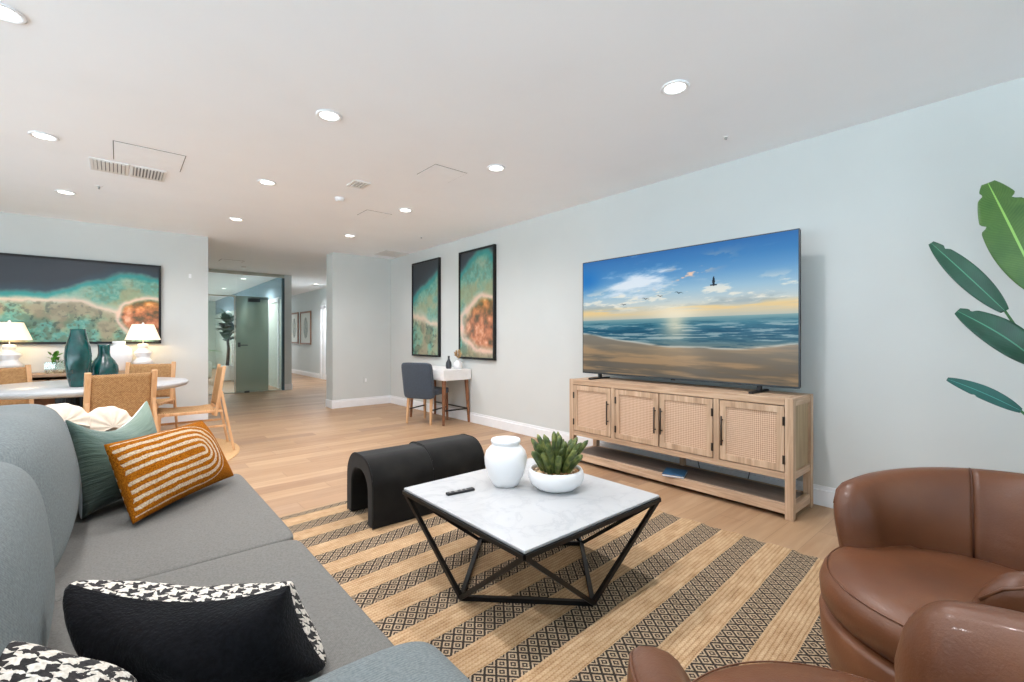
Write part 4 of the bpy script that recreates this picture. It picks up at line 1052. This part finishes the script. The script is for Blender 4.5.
bars('stretcher', 'black_metal', [((-.195,-.21,.20),(-.195,.205,.20),.016,.016),((.195,-.21,.20),(.195,.205,.20),.016,.016)], dc)
vase('slim dark grey bottle vase on the white desk', 'dark_glaze', [(0,0),(.032,0),(.040,.01),(.044,.05),(.040,.09),(.020,.125),(.014,.145),(.014,.175),(.019,.185),(.013,.185),(.012,.17)], (3.62,5.58,.775))
fv = thing('flower_vase', 'round white vase with dried beige flower heads on the desk', 'vase', (3.74,5.52,.775))
lathe('body', 'white_ceramic', [(0,0),(.045,0),(.062,.02),(.070,.05),(.062,.085),(.035,.105),(.03,.115),(.034,.12),(.028,.12),(.026,.11)], fv, 32)
rf = random.Random(9); bm = bmesh.new()
for k in range(90):
    a_ = rf.uniform(0,2*PI); zz = rf.uniform(-1,1); d = Vector((math.sqrt(1-zz*zz)*math.cos(a_), math.sqrt(1-zz*zz)*math.sin(a_), zz)); c_ = Vector((.0,0,.20))
    leaf_mesh(bm, c_+d*.02, c_+d*rf.uniform(.05,.075)+Vector((0,0,.02)), .022, (d.y,-d.x,.3), nl=3, nw=2)
obj('dried_flower', bm, 'basket', fv, smooth=True); tube('stem', 'basket', [(0,0,.10),(.004,0,.2)], .004, fv, 6)

# ------------------------------------------------------------------ bird of paradise plant at the right
PX, PY = 3.45, -.28
bp = thing('bird_of_paradise', 'tall potted plant with broad paddle leaves at the right edge', 'plant', (PX,PY,0))
lathe('pot', 'basket', [(0,.0),(.15,.0),(.17,.02),(.20,.30),(.205,.34),(.19,.34),(.185,.30),(0,.29)], bp, 40); lathe('soil', 'soil', [(0,.305),(.186,.30)], bp, 24)
def paddle(t):   # blunt base, pointed tip
    return (math.sin(PI*min(1, t*.92+.045))**.62)*(1-.12*t)
def px(x, y, X0):
    s_, c_ = math.sin(th), math.cos(th); a_ = (x-512)/F; b_ = (338-y)/F
    r = (s_+a_*c_, c_-a_*s_, b_); k = X0/r[0]; return Vector((X0, r[1]*k, H+b_*k))
def banana_leaf(p0, X0, p1, X1, width, mat, nrm, bend, stem_from, notch=(), fold=.15):
    b0, t0 = px(*p0, X0), px(*p1, X1); off = Vector((PX,PY,0))
    bm = bmesh.new(); uvl = bm.loops.layers.uv.new('UVMap'); leaf_mesh(bm, b0-off, t0-off, width, nrm, bend, fold, 56, 12, uvl, paddle, notch)
    o = obj('leaf', bm, mat, bp, smooth=True, solid=.0025)
    s0 = Vector(stem_from); m1 = s0*.5+(b0-off)*.5; m1.x = (s0.x*.6+(b0-off).x*.4); m1.y = s0.y*.7+(b0-off).y*.3
    pts = []
    for k in range(13):
        q = k/12; pts.append(s0*(1-q)**2+m1*2*q*(1-q)+(b0-off)*q*q)
    tube('leaf_stem', 'stem_green', pts, [.011-.006*k/12 for k in range(13)], o if False else bp, 10)
cv_ = Vector((-.75,-.1,.35))
banana_leaf((1042,292), 3.25, (988,183), 3.30, .215, 'leaf_bright', (-1,.0,.15), .05, (0,0,.3), ((.80,1,.35),(.62,-1,.25),(.90,-1,.3)))
banana_leaf((1005,311), 3.15, (931,243), 3.15, .105, 'leaf_deep', (-.8,.35,.6), .06, (.03,.03,.3), ((.86,1,.35),))
banana_leaf((1040,364), 3.22, (957,311), 3.10, .150, 'leaf_deep', (-.8,.2,.55), .10, (-.03,.02,.3), ((.9,1,.3),))
banana_leaf((1021,411), 3.05, (947,379), 3.00, .080, 'leaf_blue', (-.7,.3,.75), .04, (-.04,-.02,.3), ((.6,-1,.2),))
banana_leaf((1090,230), 3.5, (1120,60), 3.4, .24, 'leaf_bright', (-1,.1,.1), .05, (.02,-.03,.3))
banana_leaf((1110,330), 3.4, (1200,250), 3.3, .20, 'leaf_deep', (-.8,-.2,.5), .06, (.03,-.03,.3))

# ------------------------------------------------------------------ hallway prints and glazed office
def print_frame(label, y0, y1, z0, z1):
    t = thing('framed_print', label, 'picture', (4.60,(y0+y1)/2,(z0+z1)/2), group='framed botanical prints in the hall'); w = abs(y0-y1)/2; h = (z1-z0)/2; f = .055
    boxes('frame', 'walnut', [(-.03,0,-w,w,-h,-h+f),(-.03,0,-w,w,h-f,h),(-.03,0,-w,-w+f,-h+f,h-f),(-.03,0,w-f,w,-h+f,h-f)], t, bevel=.004)
    bm = bmesh.new(); uvl = bm.loops.layers.uv.new('UVMap'); vs = [bm.verts.new(p) for p in ((-.012,w-f,-h+f),(-.012,-w+f,-h+f),(-.012,-w+f,h-f),(-.012,w-f,h-f))]; fc = bm.faces.new(vs)
    for l, uv in zip(fc.loops, ((0,0),(1,0),(1,1),(0,1))): l[uvl].uv = uv
    obj('print', bm, 'botanical_print', t)
print_frame('brown framed botanical print in the far hall, the left of two', 17.25, 16.28, 1.03, 2.09)
print_frame('brown framed botanical print in the far hall, the right of two', 16.05, 14.95, 1.01, 2.08)
fig = thing('fiddle_leaf_fig', 'dark fiddle leaf plant in a white square planter behind the glass', 'plant', (2.40,15.4,0))
box('planter', 'white_matte', -.22, .22, -.22, .22, 0, .42, fig, bevel=.02)
tube('trunk', 'sofa_leg', [(.0,0,.40),(.03,0,.9),(.0,.02,1.3),(.05,0,1.6)], [.045,.04,.03,.02], fig)
bm = bmesh.new(); rl = random.Random(2)
for k in range(60):
    a_ = rl.uniform(0,2*PI); z_ = rl.uniform(1.15,1.85); e = rl.uniform(-.2,1.1); d = Vector((math.cos(a_)*math.cos(e), math.sin(a_)*math.cos(e), math.sin(e)))
    b0 = Vector((.03*math.cos(a_),.03*math.sin(a_),z_-.05)); leaf_mesh(bm, b0, b0+d*rl.uniform(.24,.36), .25, (-d.x*.5,-d.y*.5,1), nl=6, nw=2)
obj('foliage', bm, 'leaf_deep', fig, smooth=True)
pf = thing('potted_palm', 'arching green palm in the glazed office, left of the fiddle leaf plant', 'plant', (1.45,17.6,0))
lathe('pot', 'white_matte', [(0,0),(.16,0),(.22,.40),(.20,.40),(0,.38)], pf, 24)
bm = bmesh.new()
for k in range(12):
    a_ = k*2*PI/12+.2; d = Vector((math.cos(a_), math.sin(a_), 0)); r_ = .9+.2*(k%3)
    P_ = [Vector((0,0,.4))+d*(r_*.75*q)+Vector((0,0,1.15*q-.75*q*q)) for q in [i/8 for i in range(9)]]
    bm_tube(bm, P_, .008, 5)
    for i in range(2, 9):
        sd = Vector((-d.y, d.x, 0))
        for s in (-1,1): leaf_mesh(bm, P_[i], P_[i]+(sd*s*.22+d*.16-Vector((0,0,.06))), .035, (0,0,1), nl=3, nw=2)
obj('frond', bm, 'leaf_light', pf, smooth=True)
rk = thing('white_rack', 'tall white slatted rack behind the glass beside the green door', 'rack', (2.62,14.6,0))
for (x, y) in ((-.20,-.18),(.20,-.18),(-.20,.18),(.20,.18)): box('post', 'white_matte', x-.018, x+.018, y-.018, y+.018, 0, 1.08, rk)
for z in (.14,.45,.76,1.06): box('shelf', 'white_matte', -.2, .2, -.18, .18, z, z+.02, rk)
for z in (.30,.60,.90): boxes('side_bar', 'white_matte', [(-.208,-.198,-.18,.18,z,z+.015),(-.2,.2,-.19,-.18,z,z+.015)], rk)
ob = thing('office_sofa', 'pale low sofa in the glazed office at the left of the doorway view', 'sofa', (1.2,15.2,0))
for nm, b in (('seat',(-.7,.7,-.42,.42,.12,.42)),('backrest',(-.7,.7,.25,.45,.40,.78)),('arm',(-.75,-.6,-.42,.45,.1,.58)),('arm',(.6,.75,-.42,.45,.1,.58))):
    bm = bmesh.new(); plump(bm, *b, n=7, seg=8); obj(nm, bm, 'office_wall' if nm != 'seat' else 'white_matte', ob, smooth=True)
for x in (-.6,.6):
    for y in (-.3,.3): tube('leg', 'sofa_leg', [(x,y,0),(x,y,.13)], .02, ob, 8)

# ------------------------------------------------------------------ light
w = bpy.data.worlds.new('world'); bpy.context.scene.world = w; w.use_nodes = True
bg = w.node_tree.nodes['Background']; bg.inputs[1].default_value = 1.0
wt = w.node_tree; tc = wt.nodes.new('ShaderNodeTexCoord'); sx = wt.nodes.new('ShaderNodeSeparateXYZ'); wt.links.new(tc.outputs['Generated'], sx.inputs[0])
mr = wt.nodes.new('ShaderNodeMapRange'); mr.inputs['From Min'].default_value = -.06; mr.inputs['From Max'].default_value = .06; wt.links.new(sx.outputs[2], mr.inputs[0])
mx = wt.nodes.new('ShaderNodeMix'); mx.data_type = 'RGBA'; wt.links.new(mr.outputs[0], mx.inputs[0])
mx.inputs[6].default_value = (6.9, 7.6, 8.9, 1.)      # made-up glow below the horizon, added to brighten the ceiling
mx.inputs[7].default_value = (2.1, 2.4, 2.9, 1.)        # bright sky
wt.links.new(mx.outputs[2], bg.inputs[0])
vs = bpy.context.scene.view_settings; vs.view_transform = 'Standard'; vs.look = 'None'; vs.gamma = 1.; vs.use_curve_mapping = False; vs.exposure = .10
cy = bpy.context.scene.cycles; cy.max_bounces = 12; cy.diffuse_bounces = 8; cy.transparent_max_bounces = 12; cy.use_denoising = True; cy.caustics_reflective = False; cy.caustics_refractive = False; cy.sample_clamp_indirect = 8.
